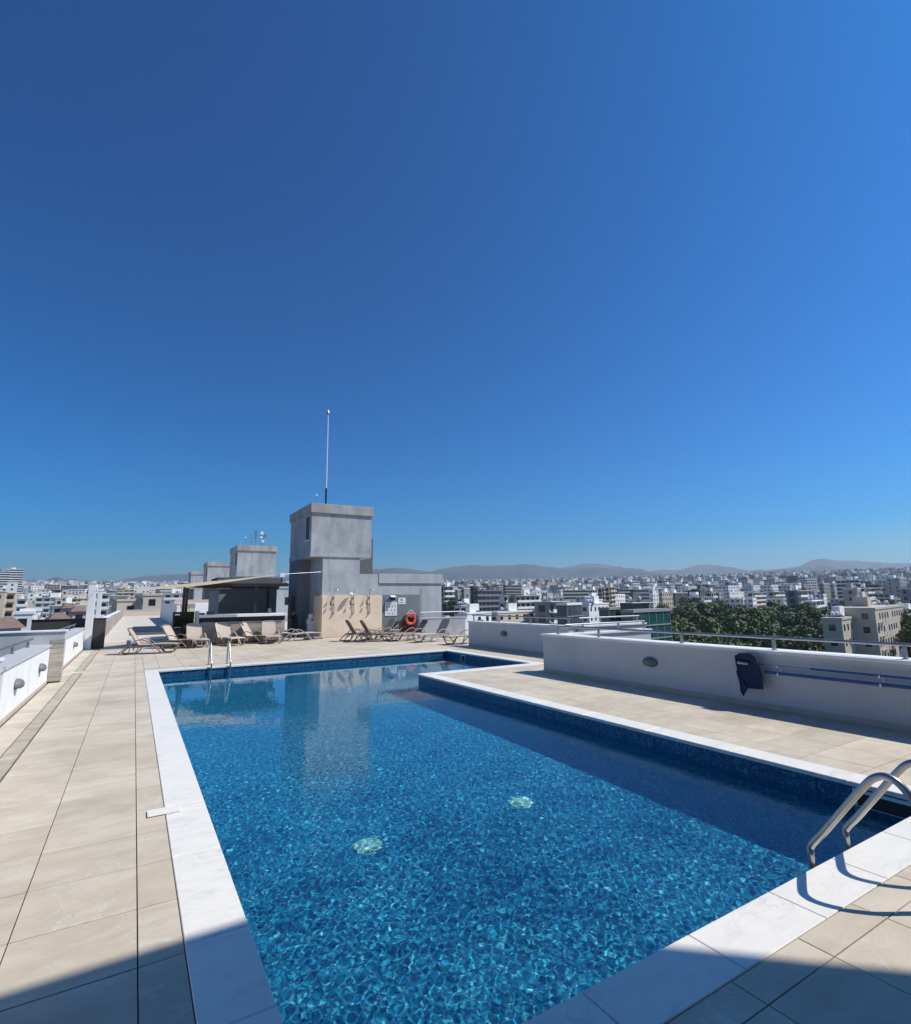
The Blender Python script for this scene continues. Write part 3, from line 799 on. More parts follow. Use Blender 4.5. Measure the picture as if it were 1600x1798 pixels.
# pool net and pole on brackets
t = empty('pool_net', (8.62, 5.15, .6), 0, 'dark blue pool leaf net hanging on the shaded right parapet', 'pool net')
fr = [(0, .20, .20), (0, .12, .245), (0, -.06, .26), (0, -.14, .20), (0, -.19, -.02), (0, -.20, -.27), (0, .05, -.28), (0, .17, -.1), (0, .20, .2)]
MB().tube(fr, .014, 8).build('net_frame', M['dark_blue'], t, smooth=True)
pl = [(.20, .20), (.12, .245), (-.06, .26), (-.14, .20), (-.17, .03), (-.215, -.03), (-.20, -.27), (.02, -.285), (.07, -.31), (.09, -.36), (.125, -.42), (.17, -.36), (.17, -.22), (.195, -.12), (.21, -.05), (.175, 0)]
cx_, cy_ = 0, -.03
vs = []; fs = []
for ring, (s_, dx) in enumerate(((1.0, 0), (.8, .06), (.5, .11), (.2, .125))):
    for (a, b) in pl: vs.append((dx, cx_ + (a - cx_) * s_, cy_ + (b - cy_) * s_ + .01 * math.sin(a * 40 + ring)))
n_ = len(pl)
for ring in range(3):
    for k in range(n_): fs.append((ring * n_ + k, ring * n_ + (k + 1) % n_, (ring + 1) * n_ + (k + 1) % n_, (ring + 1) * n_ + k))
fs.append(tuple(3 * n_ + k for k in range(n_)))
vs2 = [(v[0] * .25 - .006, v[1], v[2]) for v in vs]
MB().add(vs, fs).add(vs2, fs).build('net_bag', M['dark_blue'], t)
MB().tube([(-.02, .15, .11), (-.02, .05, .105), (-.02, -.03, .10)], [.032, .03, .018], 8).build('net_handle', M['steel'], t, smooth=True)
for i, (z, r, m_, y1, lb) in enumerate(((.70, .016, 'blue_pole', 5.15, 'upper thin blue pole held on brackets, ending at the leaf net'), (.585, .023, 'blue_pole', 4.93, 'lower thicker blue pole on the same wall brackets'))):
    t = empty('telescopic_pole', (8.70, 1.0, z), 0, lb, 'pole')
    MB().tube([(0, 0, 0), (0, y1 - 1.0 - .9 * (1 - i), 0)], r, 10).build('pole_tube', M[m_], t, smooth=True)
    if i == 0: MB().tube([(0, y1 - 1.9, 0), (0, y1 - 1.0, .004)], .010, 8).build('inner_tube', M['steel'], t, smooth=True)
for i, y in enumerate((4.72, 3.38, 1.9)):
    t = empty('pole_bracket', (8.80, y, .64), 0, ['white wall bracket nearest the leaf net', 'white wall bracket near the right edge of the photo', 'white wall bracket beyond the right edge of the photo'][i], 'bracket', 'brackets holding the blue poles')
    MB().box((-.012, -.012, -.085), (-.001, .012, .085)).build('strip', M['white_plastic'], t)
    for z, r in ((.06, .02), (-.055, .028)):
        MB().box((-.10 - .03, -.011, z - r - .012), (-.0125, .011, z - r)).box((-.1335, -.011, z - r - .012), (-.1305, .011, z + r * .4)).build('hook', M['white_plastic'], t)

# ------------------------------------------------------------------ ladders
def ladder(label, ox, oy, rz, steps=True):
    """two bent rails 0.46 m apart; local -Y is landward, rails rise from the water over the coping"""
    t = empty('pool_ladder', (ox, oy, 0), rz, label, 'pool ladder', 'steel pool ladders')
    prof = [(.07, -1.05), (.03, -.55), (.026, .05), (.022, .10), (-.005, .145), (-.06, .21), (-.135, .31), (-.21, .41), (-.285, .51), (-.355, .60), (-.405, .652), (-.465, .680), (-.525, .665), (-.575, .61), (-.61, .53), (-.635, .42), (-.65, .1), (-.65, -.01)]
    # smooth the profile
    P = [Vector((0, p[0], p[1])) for p in prof]; S = []
    for i in range(len(P) - 1):
        p0 = P[max(i - 1, 0)]; p1 = P[i]; p2 = P[i + 1]; p3 = P[min(i + 2, len(P) - 1)]
        for k in range(4):
            u = k / 4
            S.append(.5 * ((2 * p1) + (-p0 + p2) * u + (2 * p0 - 5 * p1 + 4 * p2 - p3) * u * u + (-p0 + 3 * p1 - 3 * p2 + p3) * u ** 3))
    S.append(P[-1])
    me = MB().tube(S, .0225, 14).mesh('rail', M['steel'], True)
    fl_ = MB().lathe([(.05, .004), (.05, .012), (.03, .02)], 16, (0, -.65, 0)).mesh('flange', M['steel'])
    for x in (-.25, .25):
        c = child('rail', me, t, (x, 0, 0)); child('flange', fl_, c, (0, 0, 0))
    if steps:
        for z in (-.32, -.60, -.88):
            MB().box((-.235, -.01, z - .012), (.235, .065, z + .012)).build('step', M['steel'], t, bevel=.004)
    return t
ladder('steel pool ladder at the near right corner, its rails arching over the coping', 4.31, PY0 + .035, 0)
ladder('far steel pool ladder on the opposite short side near the left end', 2.24, PY1 - .035, math.pi)

# ------------------------------------------------------------------ sun loungers
def smooth_path(pts, k=4):
    P = [Vector(p) for p in pts]; S = []
    for i in range(len(P) - 1):
        p0 = P[max(i - 1, 0)]; p1 = P[i]; p2 = P[i + 1]; p3 = P[min(i + 2, len(P) - 1)]
        for j in range(k):
            u = j / k
            S.append(.5 * ((2 * p1) + (-p0 + p2) * u + (2 * p0 - 5 * p1 + 4 * p2 - p3) * u * u + (-p0 + 3 * p1 - 3 * p2 + p3) * u ** 3))
    S.append(P[-1]); return S
def sheet(pts, w, th, crown=0.0, nx=4):
    """thin sling along a line of (x, z) points, w wide"""
    vs = []; n = len(pts)
    for s in (0, 1):
        for (x, z) in pts:
            for j in range(nx + 1):
                u = j / nx * 2 - 1
                vs.append((x, u * w / 2, z - s * th - crown * (1 - u * u)))
    fs = []; m = nx + 1
    for i in range(n - 1):
        for j in range(nx):
            a = i * m + j
            fs.append((a, a + 1, a + m + 1, a + m)); b = a + n * m; fs.append((b, b + m, b + m + 1, b + 1))
    for i in range(n - 1):
        for j, flip in ((0, 0), (nx, 1)):
            a = i * m + j; b = a + n * m; q = (a, a + m, b + m, b); fs.append(q if not flip else q[::-1])
    for i in (0, n - 1):
        for j in range(nx):
            a = i * m + j; b = a + n * m; q = (a, b, b + 1, a + 1); fs.append(q if i == 0 else q[::-1])
    return MB().add(vs, fs)
def lounger_proto(frame, sling, ang=58):
    t = empty('sun_lounger')
    W_ = .60; A = R_(ang); hx, hz_ = .66, .33; Lb = .69
    bx, bz = hx - Lb * math.cos(A), hz_ + Lb * math.sin(A)
    seat = [(hx, hz_), (.85, .325), (1.05, .335), (1.25, .355), (1.5, .35), (1.75, .335), (1.93, .325)]
    sheet(seat, W_ - .03, .008, .012).build('seat_sling', M[sling], t, smooth=True)
    hb = [(hx - Lb * k / 5 * math.cos(A) + .015 * math.sin(k / 5 * math.pi), hz_ + Lb * k / 5 * math.sin(A)) for k in range(6)]
    sheet(hb, W_ - .05, .008, .015).build('back_sling', M[sling], t, smooth=True)
    # backrest frame: a hoop
    r = .024; hw = W_ / 2 - .015
    hoop = [(hx, -hw, hz_), ((hx + bx) / 2, -hw, (hz_ + bz) / 2), (bx + .10 * math.cos(A), -hw, bz - .10 * math.sin(A)), (bx + .03 * math.cos(A), -hw + .03, bz - .03 * math.sin(A)), (bx, -hw + .10, bz), (bx - .005, 0, bz + .008), (bx, hw - .10, bz), (bx + .03 * math.cos(A), hw - .03, bz - .03 * math.sin(A)), (bx + .10 * math.cos(A), hw, bz - .10 * math.sin(A)), ((hx + bx) / 2, hw, (hz_ + bz) / 2), (hx, hw, hz_)]
    MB().tube(smooth_path(hoop, 3), r, 6).build('back_frame', M[frame], t, smooth=True)
    side = smooth_path([(.30, 0, .30), (.66, 0, .315), (1.0, 0, .305), (1.25, 0, .335), (1.6, 0, .33), (1.9, 0, .31), (1.97, 0, .27)], 2)
    hind = smooth_path([(.62, 0, .31), (.36, 0, .29), (.16, 0, .13), (.07, 0, .035), (.16, 0, .018), (.45, 0, .02), (.60, 0, .06), (.72, 0, .29)], 3)
    fore = smooth_path([(1.28, 0, .32), (1.36, 0, .10), (1.45, 0, .02), (1.68, 0, .02), (1.80, 0, .06), (1.93, 0, .30)], 3)
    arm = smooth_path([(.40, 0, .10), (.46, 0, .34), (.58, 0, .47), (.76, 0, .52), (.98, 0, .44), (1.25, 0, .22), (1.44, 0, .05)], 3)
    ms = MB().tube(side, .026, 6).mesh('side_rail', M[frame], True); mh_ = MB().tube(hind, .021, 6).mesh('leg', M[frame], True)
    mf = MB().tube(fore, .021, 6).mesh('leg', M[frame], True); ma = MB().tube(arm, .019, 6, 1.5).mesh('armrest', M[frame], True)
    for s in (-1, 1):
        child('side_rail', ms, t, (0, s * (W_ / 2), 0)); child('leg', mh_, t, (0, s * (W_ / 2 + .0), 0)); child('leg', mf, t, (0, s * (W_ / 2), 0)); child('armrest', ma, t, (0, s * (W_ / 2 + .055), 0))
    MB().tube([(1.93, -.28, .315), (1.96, 0, .32), (1.93, .28, .315)], .024, 6).build('foot_bar', M[frame], t, smooth=True)
    return t
pA = lounger_proto('taupe', 'sling')
pB = lounger_proto('taupe_light', 'sling')
pC = lounger_proto('taupe', 'sling_shaded')
pD = lounger_proto('taupe_light', 'sling', 8)
pE = lounger_proto('taupe_light', 'sling_shaded', 50)
used = set()
GL = 'sun loungers left of the grey tower'; GRt = 'sun loungers right of the showers'
for (p, x, y, a, lb, g) in (
    (pA, -.38, 22.95, -11, 'brown framed lounger nearest the left parapet, seen from its side', GL),
    (pA, .92, 25.25, -34, 'second lounger from the left, turned half towards the pool', GL),
    (pB, 2.22, 25.95, -84, 'upright lounger facing the pool directly in front of the dark planter', GL),
    (pB, 3.26, 25.85, -73, 'lounger with rounded back standing in front of the left end of the bar', GL),
    (pA, 4.0, 25.75, -42, 'palest lounger, turned half right behind the far ladder', GL),
    (pB, 5.36, 25.9, -93, 'upright lounger facing the pool in front of the right half of the bar', GL),
    (pD, 5.75, 25.3, 8, 'flat folded lounger beside the bar foot next to the grey tower', GL),
    (pC, 8.02, 23.45, -4, 'left one of the two brown loungers leaning left below the showers', GRt),
    (pC, 8.36, 22.55, -6, 'right one of the two brown loungers leaning left below the showers', GRt),
    (pE, 12.5, 24.9, 186, 'grey lounger furthest back, beneath the lifebuoy', GRt),
    (pB, 10.95, 23.5, 181, 'pale lounger with its feet towards the two brown loungers', GRt),
    (pE, 11.8, 22.0, 184, 'lounger with rounded dark back in front of the short grey wall', GRt),
    (pB, 12.3, 20.8, 187, 'pale open-backed lounger before the right half of the grey wall', GRt),
    (pA, 12.75, 18.75, 181, 'rightmost lounger, partly hidden by the end of the far parapet', GRt)):
    t = p if id(p) not in used else copy_tree(p)
    used.add(id(p)); t.location = (x, y, 0); t.rotation_euler = (0, 0, R_(a)); tag(t, lb, 'sun lounger', g)

# ------------------------------------------------------------------ grey stair towers
def cap_box(mb, x0, y0, x1, y1, z0, z1): return mb.box((x0, y0, z0), (x1, y1, z1))
TX0, TX1 = 7.50, 10.78
def tower(Y, label, near):
    t = empty('stair_tower', (TX0, Y, 0), 0, label, 'stair tower', 'grey stair towers in a row along the roof')
    W_ = TX1 - TX0; D_ = 4.3
    MB().box((0, 0, 4.26), (W_, D_, 6.31)).build('upper_room', M['grey_render'], t)
    MB().box((-.07, -.08, 6.311), (W_ + .08, D_ + .07, 6.80)).build('roof_slab', M['concrete_cap'], t, bevel=.01)
    MB().box((-.03, -.03, 4.04), (W_ - .03, D_ + .02, 4.252)).build('ledge', M['grey_render_light'], t, bevel=.008)
    MB().box((.64, .02, 0), (2.64, D_, 4.038)).build('lower_wall', M['grey_render_light'], t)
    MB().box((0.0, 2.3, 0), (.638, D_, 4.038)).build('rear_wall', M['panel_shade_grey'], t)  # darker grey puts the shade of the recess into the wall colour
    # window in the left face with a sill
    w_ = MB().box((-.012, .42, 4.95), (-.001, 1.0, 6.15)).build('window', M['black_metal'], t)
    MB().box((-.05, .36, 4.90), (-.0005, 1.06, 4.945)).build('sill', M['white_cap'], w_)
    return t
t1 = tower(26.7, 'nearest and tallest-looking grey stair tower with shower wall at its foot', True)
door = MB().box((-.012, 2.75, .02), (-.001, 3.6, 2.1)).build('door', M['black_metal'], t1)
MB().box((-.045, 3.45, 1.0), (-.013, 3.5, 1.12)).build('door_handle', M['steel'], door)
tower(49.7, 'second grey stair tower, with aerials on its roof', False)
tower(72.3, 'third grey stair tower, half hidden behind the second', False)
tower(95.2, 'fourth and farthest grey stair tower at the left end of the row', False)
for i, Y in enumerate((49.9, 72.5)):
    t = empty('plant_room', (TX1 + .1, Y, 0), 0, ['low grey plant room with a small window beside the second tower', 'low grey plant room beside the third tower'][i], 'plant room', 'low plant rooms on the roof')
    MB().box((0, 0, 0), (4.4, 6, 3.0)).build('wall', M['grey_render_light'], t)
    MB().box((-.06, -.06, 3.001), (4.46, 6.06, 3.25)).build('roof', M['grey_render_light'], t)
    MB().box((.9, -.012, 1.5), (1.5, -.001, 2.2)).build('window', M['glass_dark'], t)

# low annex to the right of the nearest tower
t = empty('annex', (10.15, 26.9, 0), 0, 'low pale grey annex joined to the right of the nearest tower, signs on its wall', 'building')
MB().box((0, 0, 0), (1.15, 6, 3.2)).build('link_wall', M['grey_render_light'], t)
MB().box((1.151, .03, 0), (5.08, 6, 2.68)).build('wall', M['grey_render_light'], t)
MB().box((1.152, -.03, 2.70), (5.14, 6.06, 3.23)).build('fascia', M['grey_render_light'], t, bevel=.01)
MB().box((1.2, .0, 0), (3.66, .0285, 2.09)).build('painted_panel', M['panel_shade_grey'], t)
MB().box((3.75, .012, 0), (4.98, .0285, 2.45)).build('side_panel', M['grey_render_light'], t)
MB().box((-.035, -.035, 0), (-.005, -.002, 3.9)).build('downpipe', M['grey_dark'], t)
# dark stack behind
t = empty('water_tank_stack', (11.3, 31.6, 0), 0, 'dark grey stack with white fittings rising behind the nearest tower', 'stack')
MB().box((0, 0, 0), (1.55, 1.2, 5.7)).build('shaft', M['grey_dark'], t)
MB().lathe([(.26, 5.702), (.26, 6.15), (.1, 6.3)], 12, (1.2, .5, 0)).build('tank', M['white_plastic'], t)
MB().tube([(.1, -.03, 3.3), (.1, -.03, 4.9), (.45, -.03, 4.7)], .03, 6).build('white_pipe', M['white_plastic'], t)

# beige stone wall with showers
t = empty('shower_wall', (8.14, 26.7, 0), 0, 'beige stone-clad wall at the foot of the tower carrying three showers', 'wall')
for i in range(3):
    for k in range(2):
        a, b = i * 3.27 / 3, (i + 1) * 3.27 / 3
        MB().box((a + .002, -.05, k * 1.04 + .002), (b - .002, .018, (k + 1) * 1.04 - .002)).build('stone_panel', M['beige_clad'], t)
MB().box((-.045, .02, .002), (-.001, 1.3, 2.08)).build('side_panel', M['beige_clad'], t)
def shower(x, label, big):
    t = empty('shower', (x, 26.65, 0), 0, label, 'shower', 'wall showers on the beige wall')
    p = smooth_path([(0, -.05, 1.15), (0, -.05, 2.1), (0, -.07, 2.3), (.04, -.13, 2.38), (.09, -.24, 2.40), (.10, -.29, 2.35)], 3)
    MB().tube(p, .014, 6).build('riser', M['steel_dull'], t, smooth=True)
    if big: MB().lathe([(.04, .07), (.12, .03), (.135, 0), (.135, -.02)], 18, (-.20, -.21, 2.14)).build('shower_head', M['white_plastic'], t, smooth=True)
    else: MB().lathe([(.02, .04), (.05, .0), (.05, -.015)], 12, (.10, -.29, 2.33)).build('shower_head', M['steel'], t)
    h = smooth_path([(0, -.07, 2.05), (-.06, -.14, 2.0), (-.13, -.16, 1.8), (-.17, -.14, 1.68)], 3)
    MB().tube(h, .009, 5).build('hose', M['black_metal'], t)
    MB().cbox((-.19, -.14, 1.62), (.04, .06, .13)).build('hand_shower', M['black_metal'], t)
    for z in (1.15, 1.62, 1.95):
        MB().cbox((0, -.05, z), (.05, .09, .06)).build('valve', M['steel_dull'], t)
    MB().tube([(.05, -.05, 1.17), (.05, -.05, 1.6)], .008, 5).build('return_pipe', M['steel_dull'], t)
    return t
shower(8.72, 'left shower on the beige wall', False); shower(9.77, 'middle shower with the round white rain head', True); shower(10.66, 'right shower on the beige wall', False)

# signs
t = empty('rules_sign', (11.68, 26.9, .95), 0, 'tall white notice with blue header and rows of pictograms right of the showers', 'sign')
MB().box((0, -.022, 0), (.71, -.002, .74)).build('board', M['sign_white'], t)
MB().box((0, -.022, .742), (.71, -.002, .97)).build('header', M['sign_blue'], t)
for (cx0, cz0, w0, h0) in ((.14, .63, .09, .035), (.33, .63, .10, .03), (.53, .63, .10, .035), (.09, .50, .06, .07), (.25, .50, .08, .09), (.42, .50, .07, .10), (.59, .50, .06, .08), (.13, .31, .09, .06), (.36, .31, .06, .07), (.57, .31, .05, .08), (.22, .12, .09, .05), (.46, .12, .10, .04), (.05, .86, .03, .10), (.66, .86, .03, .10)):
    MB().prism([(cx0 - w0 / 2, cz0 - h0 / 2), (cx0 + w0 / 2, cz0 - h0 / 2), (cx0 + w0 / 2 * .7, cz0 + h0 / 2), (cx0 - w0 / 2 * .6, cz0 + h0 / 2)], .0225, .025, Matrix(((1, 0, 0, 0), (0, 0, -1, 0), (0, 1, 0, 0), (0, 0, 0, 1)))).build('pictogram', M['sign_ink'], t)
t = empty('small_sign', (12.46, 26.9, 1.56), 0, 'small white notice with one symbol beside the tall notice', 'sign')
MB().box((0, -.022, 0), (.45, -.002, .36)).build('board', M['sign_white'], t)
MB().lathe([(.055, 0), (.055, .003)], 14, (.20, -.022, .24), Matrix.Rotation(math.pi / 2, 4, 'X')).build('pictogram', M['sign_ink'], t)
MB().box((.08, -.025, .07), (.34, -.0225, .10)).build('text_line', M['sign_ink'], t)
t = empty('flood_light', (11.98, 26.9, 1.88), 0, 'small floodlight with dark face mounted over the tall notice', 'floodlight')
MB().box((-.04, -.26, -.02), (.2, -.03, .16), Matrix.Rotation(.35, 4, 'X')).build('housing', M['black_metal'], t)
MB().box((-.06, -.28, .165), (.24, -.02, .19), Matrix.Rotation(.35, 4, 'X')).build('hood', M['white_plastic'], t)

# lifebuoy on its stand
t = empty('lifebuoy', (11.98, 24.35, .86), 0, 'orange lifebuoy ring leaning on a dark red stand behind the loungers', 'lifebuoy')
mb = MB(); v = []; f = []; nu, nv = 28, 10
for i in range(nu):
    a = 2 * math.pi * i / nu
    for j in range(nv):
        b = 2 * math.pi * j / nv
        rr = .245 + .062 * math.cos(b); v.append((rr * math.cos(a), .05 * math.sin(b), rr * math.sin(a)))
for i in range(nu):
    for j in range(nv): f.append((i * nv + j, ((i + 1) % nu) * nv + j, ((i + 1) % nu) * nv + (j + 1) % nv, i * nv + (j + 1) % nv))
mb.add(v, f).build('ring', M['orange'], t, smooth=True)
MB().tube(smooth_path([(-.24, -.03, .22), (-.1, -.03, .37), (0, -.03, .42), (.1, -.03, .37), (.24, -.03, .22)], 3), .014, 6).build('rope', M['sign_white'], t)
for a in (45, 135, 225, 315):
    MB().cbox((.245 * math.cos(R_(a)), 0, .245 * math.sin(R_(a))), (.09, .13, .14)).build('band', M['orange'], t, bevel=.01)
t = empty('lifebuoy_stand', (11.72, 24.42, 0), 0, 'dark red slanting box stand behind the lifebuoy', 'stand')
MB().prism([(-.22, .12), (.52, .12), (.78, .55), (.72, 1.0), (.40, .90), (.10, 1.02), (-.20, .62)], -.35, -.02, Matrix(((1, 0, 0, 0), (0, 0, -1, 0), (0, 1, 0, 0), (0, 0, 0, 1)))).build('box', M['red_box'], t)
t = empty('covered_equipment', (11.5, 25.9, 0), 0, 'heap under a black tarpaulin against the grey wall', 'tarpaulin')
v = []; f = []; nx, ny = 16, 8
for i in range(nx + 1):
    for j in range(ny + 1):
        u, q = i / nx, j / ny
        z = .62 * min(1, u * 5, (1 - u) * 9) ** .6 * min(1, q * 3.5 + .05) ** .7 * (1 - .12 * math.sin(u * 9 + q * 3)) * (1 if q < .95 else .0)
        v.append((u * 2.3, q * .9, max(.01, z)))
for i in range(nx):
    for j in range(ny): a = i * (ny + 1) + j; f.append((a, a + ny + 1, a + ny + 2, a + 1))
MB().add(v, f).build('tarpaulin', M['tarp'], t, smooth=True)

# things in the recess of the tower
t = empty('water_dispenser', (7.95, 27.95, 0), 0, 'white water dispenser with a black spot in the tower recess', 'dispenser')
MB().box((-.17, -.15, .0), (.17, .15, .62)).build('cabinet', M['white_cap'], t, bevel=.02)
MB().box((-.21, -.17, .621), (.16, .15, .90)).build('body', M['white_plastic'], t, bevel=.03)
MB().lathe([(.15, .901), (.15, 1.12), (.08, 1.16)], 14, (0, 0, 0)).build('bottle', M['white_cap'], t, smooth=True)
MB().lathe([(.05, 0), (.05, .012)], 12, (.03, -.171, .84), Matrix.Rotation(math.pi / 2, 4, 'X')).build('tap', M['black_metal'], t)
for i, (y, z) in enumerate(((27.3, 1.62), (27.62, 1.72))):
    t = empty('notice', (8.09, y, z), 0, ['lower right white notice on the recess wall', 'upper left white notice on the recess wall'][i], 'notice', 'white notices on the recess wall')
    MB().box((-.02, -.11, -.19), (-.003, .11, .19)).build('sheet', M['sign_white'], t)
t = empty('door_ramp', (7.55, 26.0, 0), R_(-8), 'grey-green slatted step lying in front of the tower recess', 'step')
for k in range(5): MB().box((-.45, -.3 + k * .12, .045), (.45, -.3 + k * .12 + .1, .075)).build('slat', M['wood_grey'], t)
MB().box((-.4, -.28, 0), (.4, .28, .044)).build('frame', M['grey_dark'], t)

# person in the recess
def skin_body(name, verts, edges, radii, m, parent, root=0, sub=2):
    me = bpy.data.meshes.new(name); me.from_pydata(verts, edges, []); me.materials.append(m)
    o = bpy.data.objects.new(name, me); col.objects.link(o); o.parent = parent
    md = o.modifiers.new('skin', 'SKIN'); md.use_smooth_shade = True
    for i, r in enumerate(radii):
        sv = me.skin_vertices[0].data[i]; sv.radius = (r, r) if not isinstance(r, tuple) else r; sv.use_root = (i == root)
    s = o.modifiers.new('sub', 'SUBSURF'); s.levels = sub; s.render_levels = sub
    return o
t = empty('person', (7.13, 27.95, 0), R_(200), 'person in a black dress bending forward in the tower recess', 'person')
s_ = .80
V = [(0, 0, .96), (0, .02, 1.12), (0, -.04, 1.30), (0, -.10, 1.44), (0, -.15, 1.53), (0, -.19, 1.62), (0, -.20, 1.70),
     (.10, 0, .90), (.10, -.02, .50), (.10, .03, .09), (.10, -.10, .04), (-.10, 0, .90), (-.10, .05, .50), (-.10, .10, .09), (-.10, -.03, .04),
     (.17, -.10, 1.42), (.22, -.14, 1.14), (.18, -.34, 1.00), (.17, -.42, .97), (-.17, -.10, 1.42), (-.22, -.12, 1.14), (-.19, -.30, .98), (-.18, -.38, .95)]
V = [tuple(c * s_ for c in p) for p in V]
Eg = [(0, 1), (1, 2), (2, 3), (3, 4), (4, 5), (5, 6), (0, 7), (7, 8), (8, 9), (9, 10), (0, 11), (11, 12), (12, 13), (13, 14), (3, 15), (15, 16), (16, 17), (17, 18), (3, 19), (19, 20), (20, 21), (21, 22)]
Rr = [.13, .12, .14, .12, .05, .085, .08, .085, .055, .038, .03, .085, .055, .038, .03, .055, .042, .032, .03, .055, .042, .032, .03]
skin_body('body', V, Eg, [r * s_ for r in Rr], M['skin'], t)
dr = MB(); rings = []
for (z, rx, ry, yo) in ((.34, .23, .21, .02), (.60, .21, .20, .02), (.92, .185, .17, .01), (1.10, .165, .15, .02), (1.28, .185, .16, -.04), (1.42, .20, .13, -.10), (1.50, .09, .08, -.13)): rings.append([(rx * math.cos(2 * math.pi * k / 16) * s_, (yo + ry * math.sin(2 * math.pi * k / 16)) * s_, z * s_) for k in range(16)])
vv = [p for r in rings for p in r]; ff = [(i * 16 + k, i * 16 + (k + 1) % 16, (i + 1) * 16 + (k + 1) % 16, (i + 1) * 16 + k) for i in range(6) for k in range(16)]
dr.add(vv, ff).build('dress', M['black_cloth'], t, smooth=True)
for s in (-1, 1): MB().tube([(s * .165 * s_, -.10 * s_, 1.43 * s_), (s * .225 * s_, -.135 * s_, 1.14 * s_)], [.07 * s_, .056 * s_], 10).build('sleeve', M['black_cloth'], t, smooth=True)
MB().lathe([(.02, -.10), (.085, -.06), (.105, .02), (.09, .09), (.03, .125)], 14, (0, -.185 * s_, 1.66 * s_)).build('hair', M['hair'], t, smooth=True)

# mast and aerials
t = empty('mast', (8.36, 27.2, 6.802), 0, 'tall slender lightning mast on the nearest tower', 'mast')
MB().tube([(0, 0, 0), (0, 0, .95)], .05, 8).build('sleeve', M['black_metal'], t, smooth=True)
MB().tube([(0, 0, .95), (0, 0, 5.05)], [.036, .026], 8).build('pole', M['white_cap'], t, smooth=True)
MB().lathe([(.015, 5.05), (.07, 5.1), (.07, 5.2), (.02, 5.28), (.012, 5.4)], 10).build('tip', M['steel'], t, smooth=True)
MB().tube([(-.11, 0, 5.12), (.10, 0, 5.22)], .015, 6).build('prong', M['steel_dull'], t)
t = empty('aerial', (7.86, 27.2, 6.802), 0, 'tiny aerial left of the mast on the nearest tower', 'aerial')
MB().tube([(0, 0, 0), (0, 0, .5)], .012, 5).build('stem', M['steel_dull'], t); MB().cbox((0, 0, .53), (.07, .07, .10)).build('head', M['white_plastic'], t)
MB().cbox((0, 0, .42), (.16, .015, .015)).build('crossbar', M['steel_dull'], t)
t = empty('aerial_cluster', (9.15, 51.0, 6.802), 0, 'cluster of aerials with white drums on the second tower', 'aerial')
for i, (x, h) in enumerate(((0, 1.4), (.55, 1.35), (.75, 1.15), (-.35, .9))):
    MB().tube([(x, 0, 0), (x, 0, h)], .025, 5).build('stem', M['steel_dull'], t)
for i, (x, z, r) in enumerate(((0, 1.35, .13), (.55, 1.3, .15), (.85, 1.05, .13), (.5, .9, .11), (.05, 1.0, .10), (.65, .55, .14))):
    MB().lathe([(r, 0), (r, .1)], 12, (x, -.05, z), Matrix.Rotation(math.pi / 2, 4, 'X')).build('dish', M['white_plastic'] if i % 2 else M['steel_dull'], t)
for z in (.5, .8, 1.1): MB().tube([(-.6, 0, z), (.9, 0, z)], .014, 4).build('crossbar', M['steel_dull'], t)
t = empty('aerial', (8.35, 50.6, 6.802), 0, 'thin short aerial at the left corner of the second tower', 'aerial')
MB().tube([(0, 0, 0), (-.12, 0, .75)], .015, 5).build('stem', M['steel_dull'], t); MB().cbox((-.13, 0, .78), (.12, .1, .1)).build('head', M['white_plastic'], t)

# ------------------------------------------------------------------ bar, pergola, sail
t = empty('pool_bar', (2.46, 25.75, 0), 0, 'poolside bar with white counter top and grey wood-look cladding', 'bar')
MB().box((.05, .12, 0), (3.66, 1.0, 1.12)).build('carcass', M['grey_dark'], t)
MB().box((-.02, -.06, 1.15), (3.74, .95, 1.27)).build('counter_top', M['white_cap'], t, bevel=.008)
MB().box((.06, .06, .96), (3.66, .119, 1.148)).build('recess', M['black_metal'], t)
planks(t, .04, 3.67, .10, .06, .95, 5, 'wood_grey', .03)
for i, (x, w0, h0) in enumerate(((.35, .3, .14), (3.0, .12, .22), (.05, .22, .08))):
    MB().box((x, .5, 1.271), (x + w0, .8, 1.271 + h0)).build('counter_item', M['grey_dark'], t)
t = empty('pergola', (1.8, 26.2, 0), 0, 'dark steel pergola with flat roof over the bar', 'pergola')
for (x, y) in ((.05, .1), (.30, 1.9), (.42, 3.7), (3.1, .3), (4.4, 3.9)):
    MB().box((x - .05, y - .05, 0), (x + .05, y + .05, 2.52)).build('column', M['black_metal'], t)
MB().box((-.1, -.05, 2.52), (4.52, .07, 2.66)).build('beam', M['black_metal'], t)
MB().box((-.1, .071, 2.54), (-.0, 4.1, 2.66)).build('beam', M['black_metal'], t)
for k in range(6): MB().box((0, .35 + k * .7, 2.55), (4.52, .43 + k * .7, 2.64)).build('rafter', M['black_metal'], t)
MB().box((.9, .2, 2.662), (4.52, 4.2, 2.72)).build('roof_sheet', M['grey_dark'], t)
MB().box((1.5, 1.2, 2.76), (4.52, 3.6, 2.98)).build('roof_upstand', M['grey_dark'], t)
t = empty('shade_sail', (0, 0, 0), 0, 'cream triangular shade sail stretched low over the bar, seen edge-on', 'shade sail')
P1, P2, P3 = Vector((-.80, 25.0, 2.31)), Vector((5.75, 24.6, 3.03)), Vector((1.9, 28.0, 2.47))
n_ = 12; vs = []; fs = []; id_ = {}
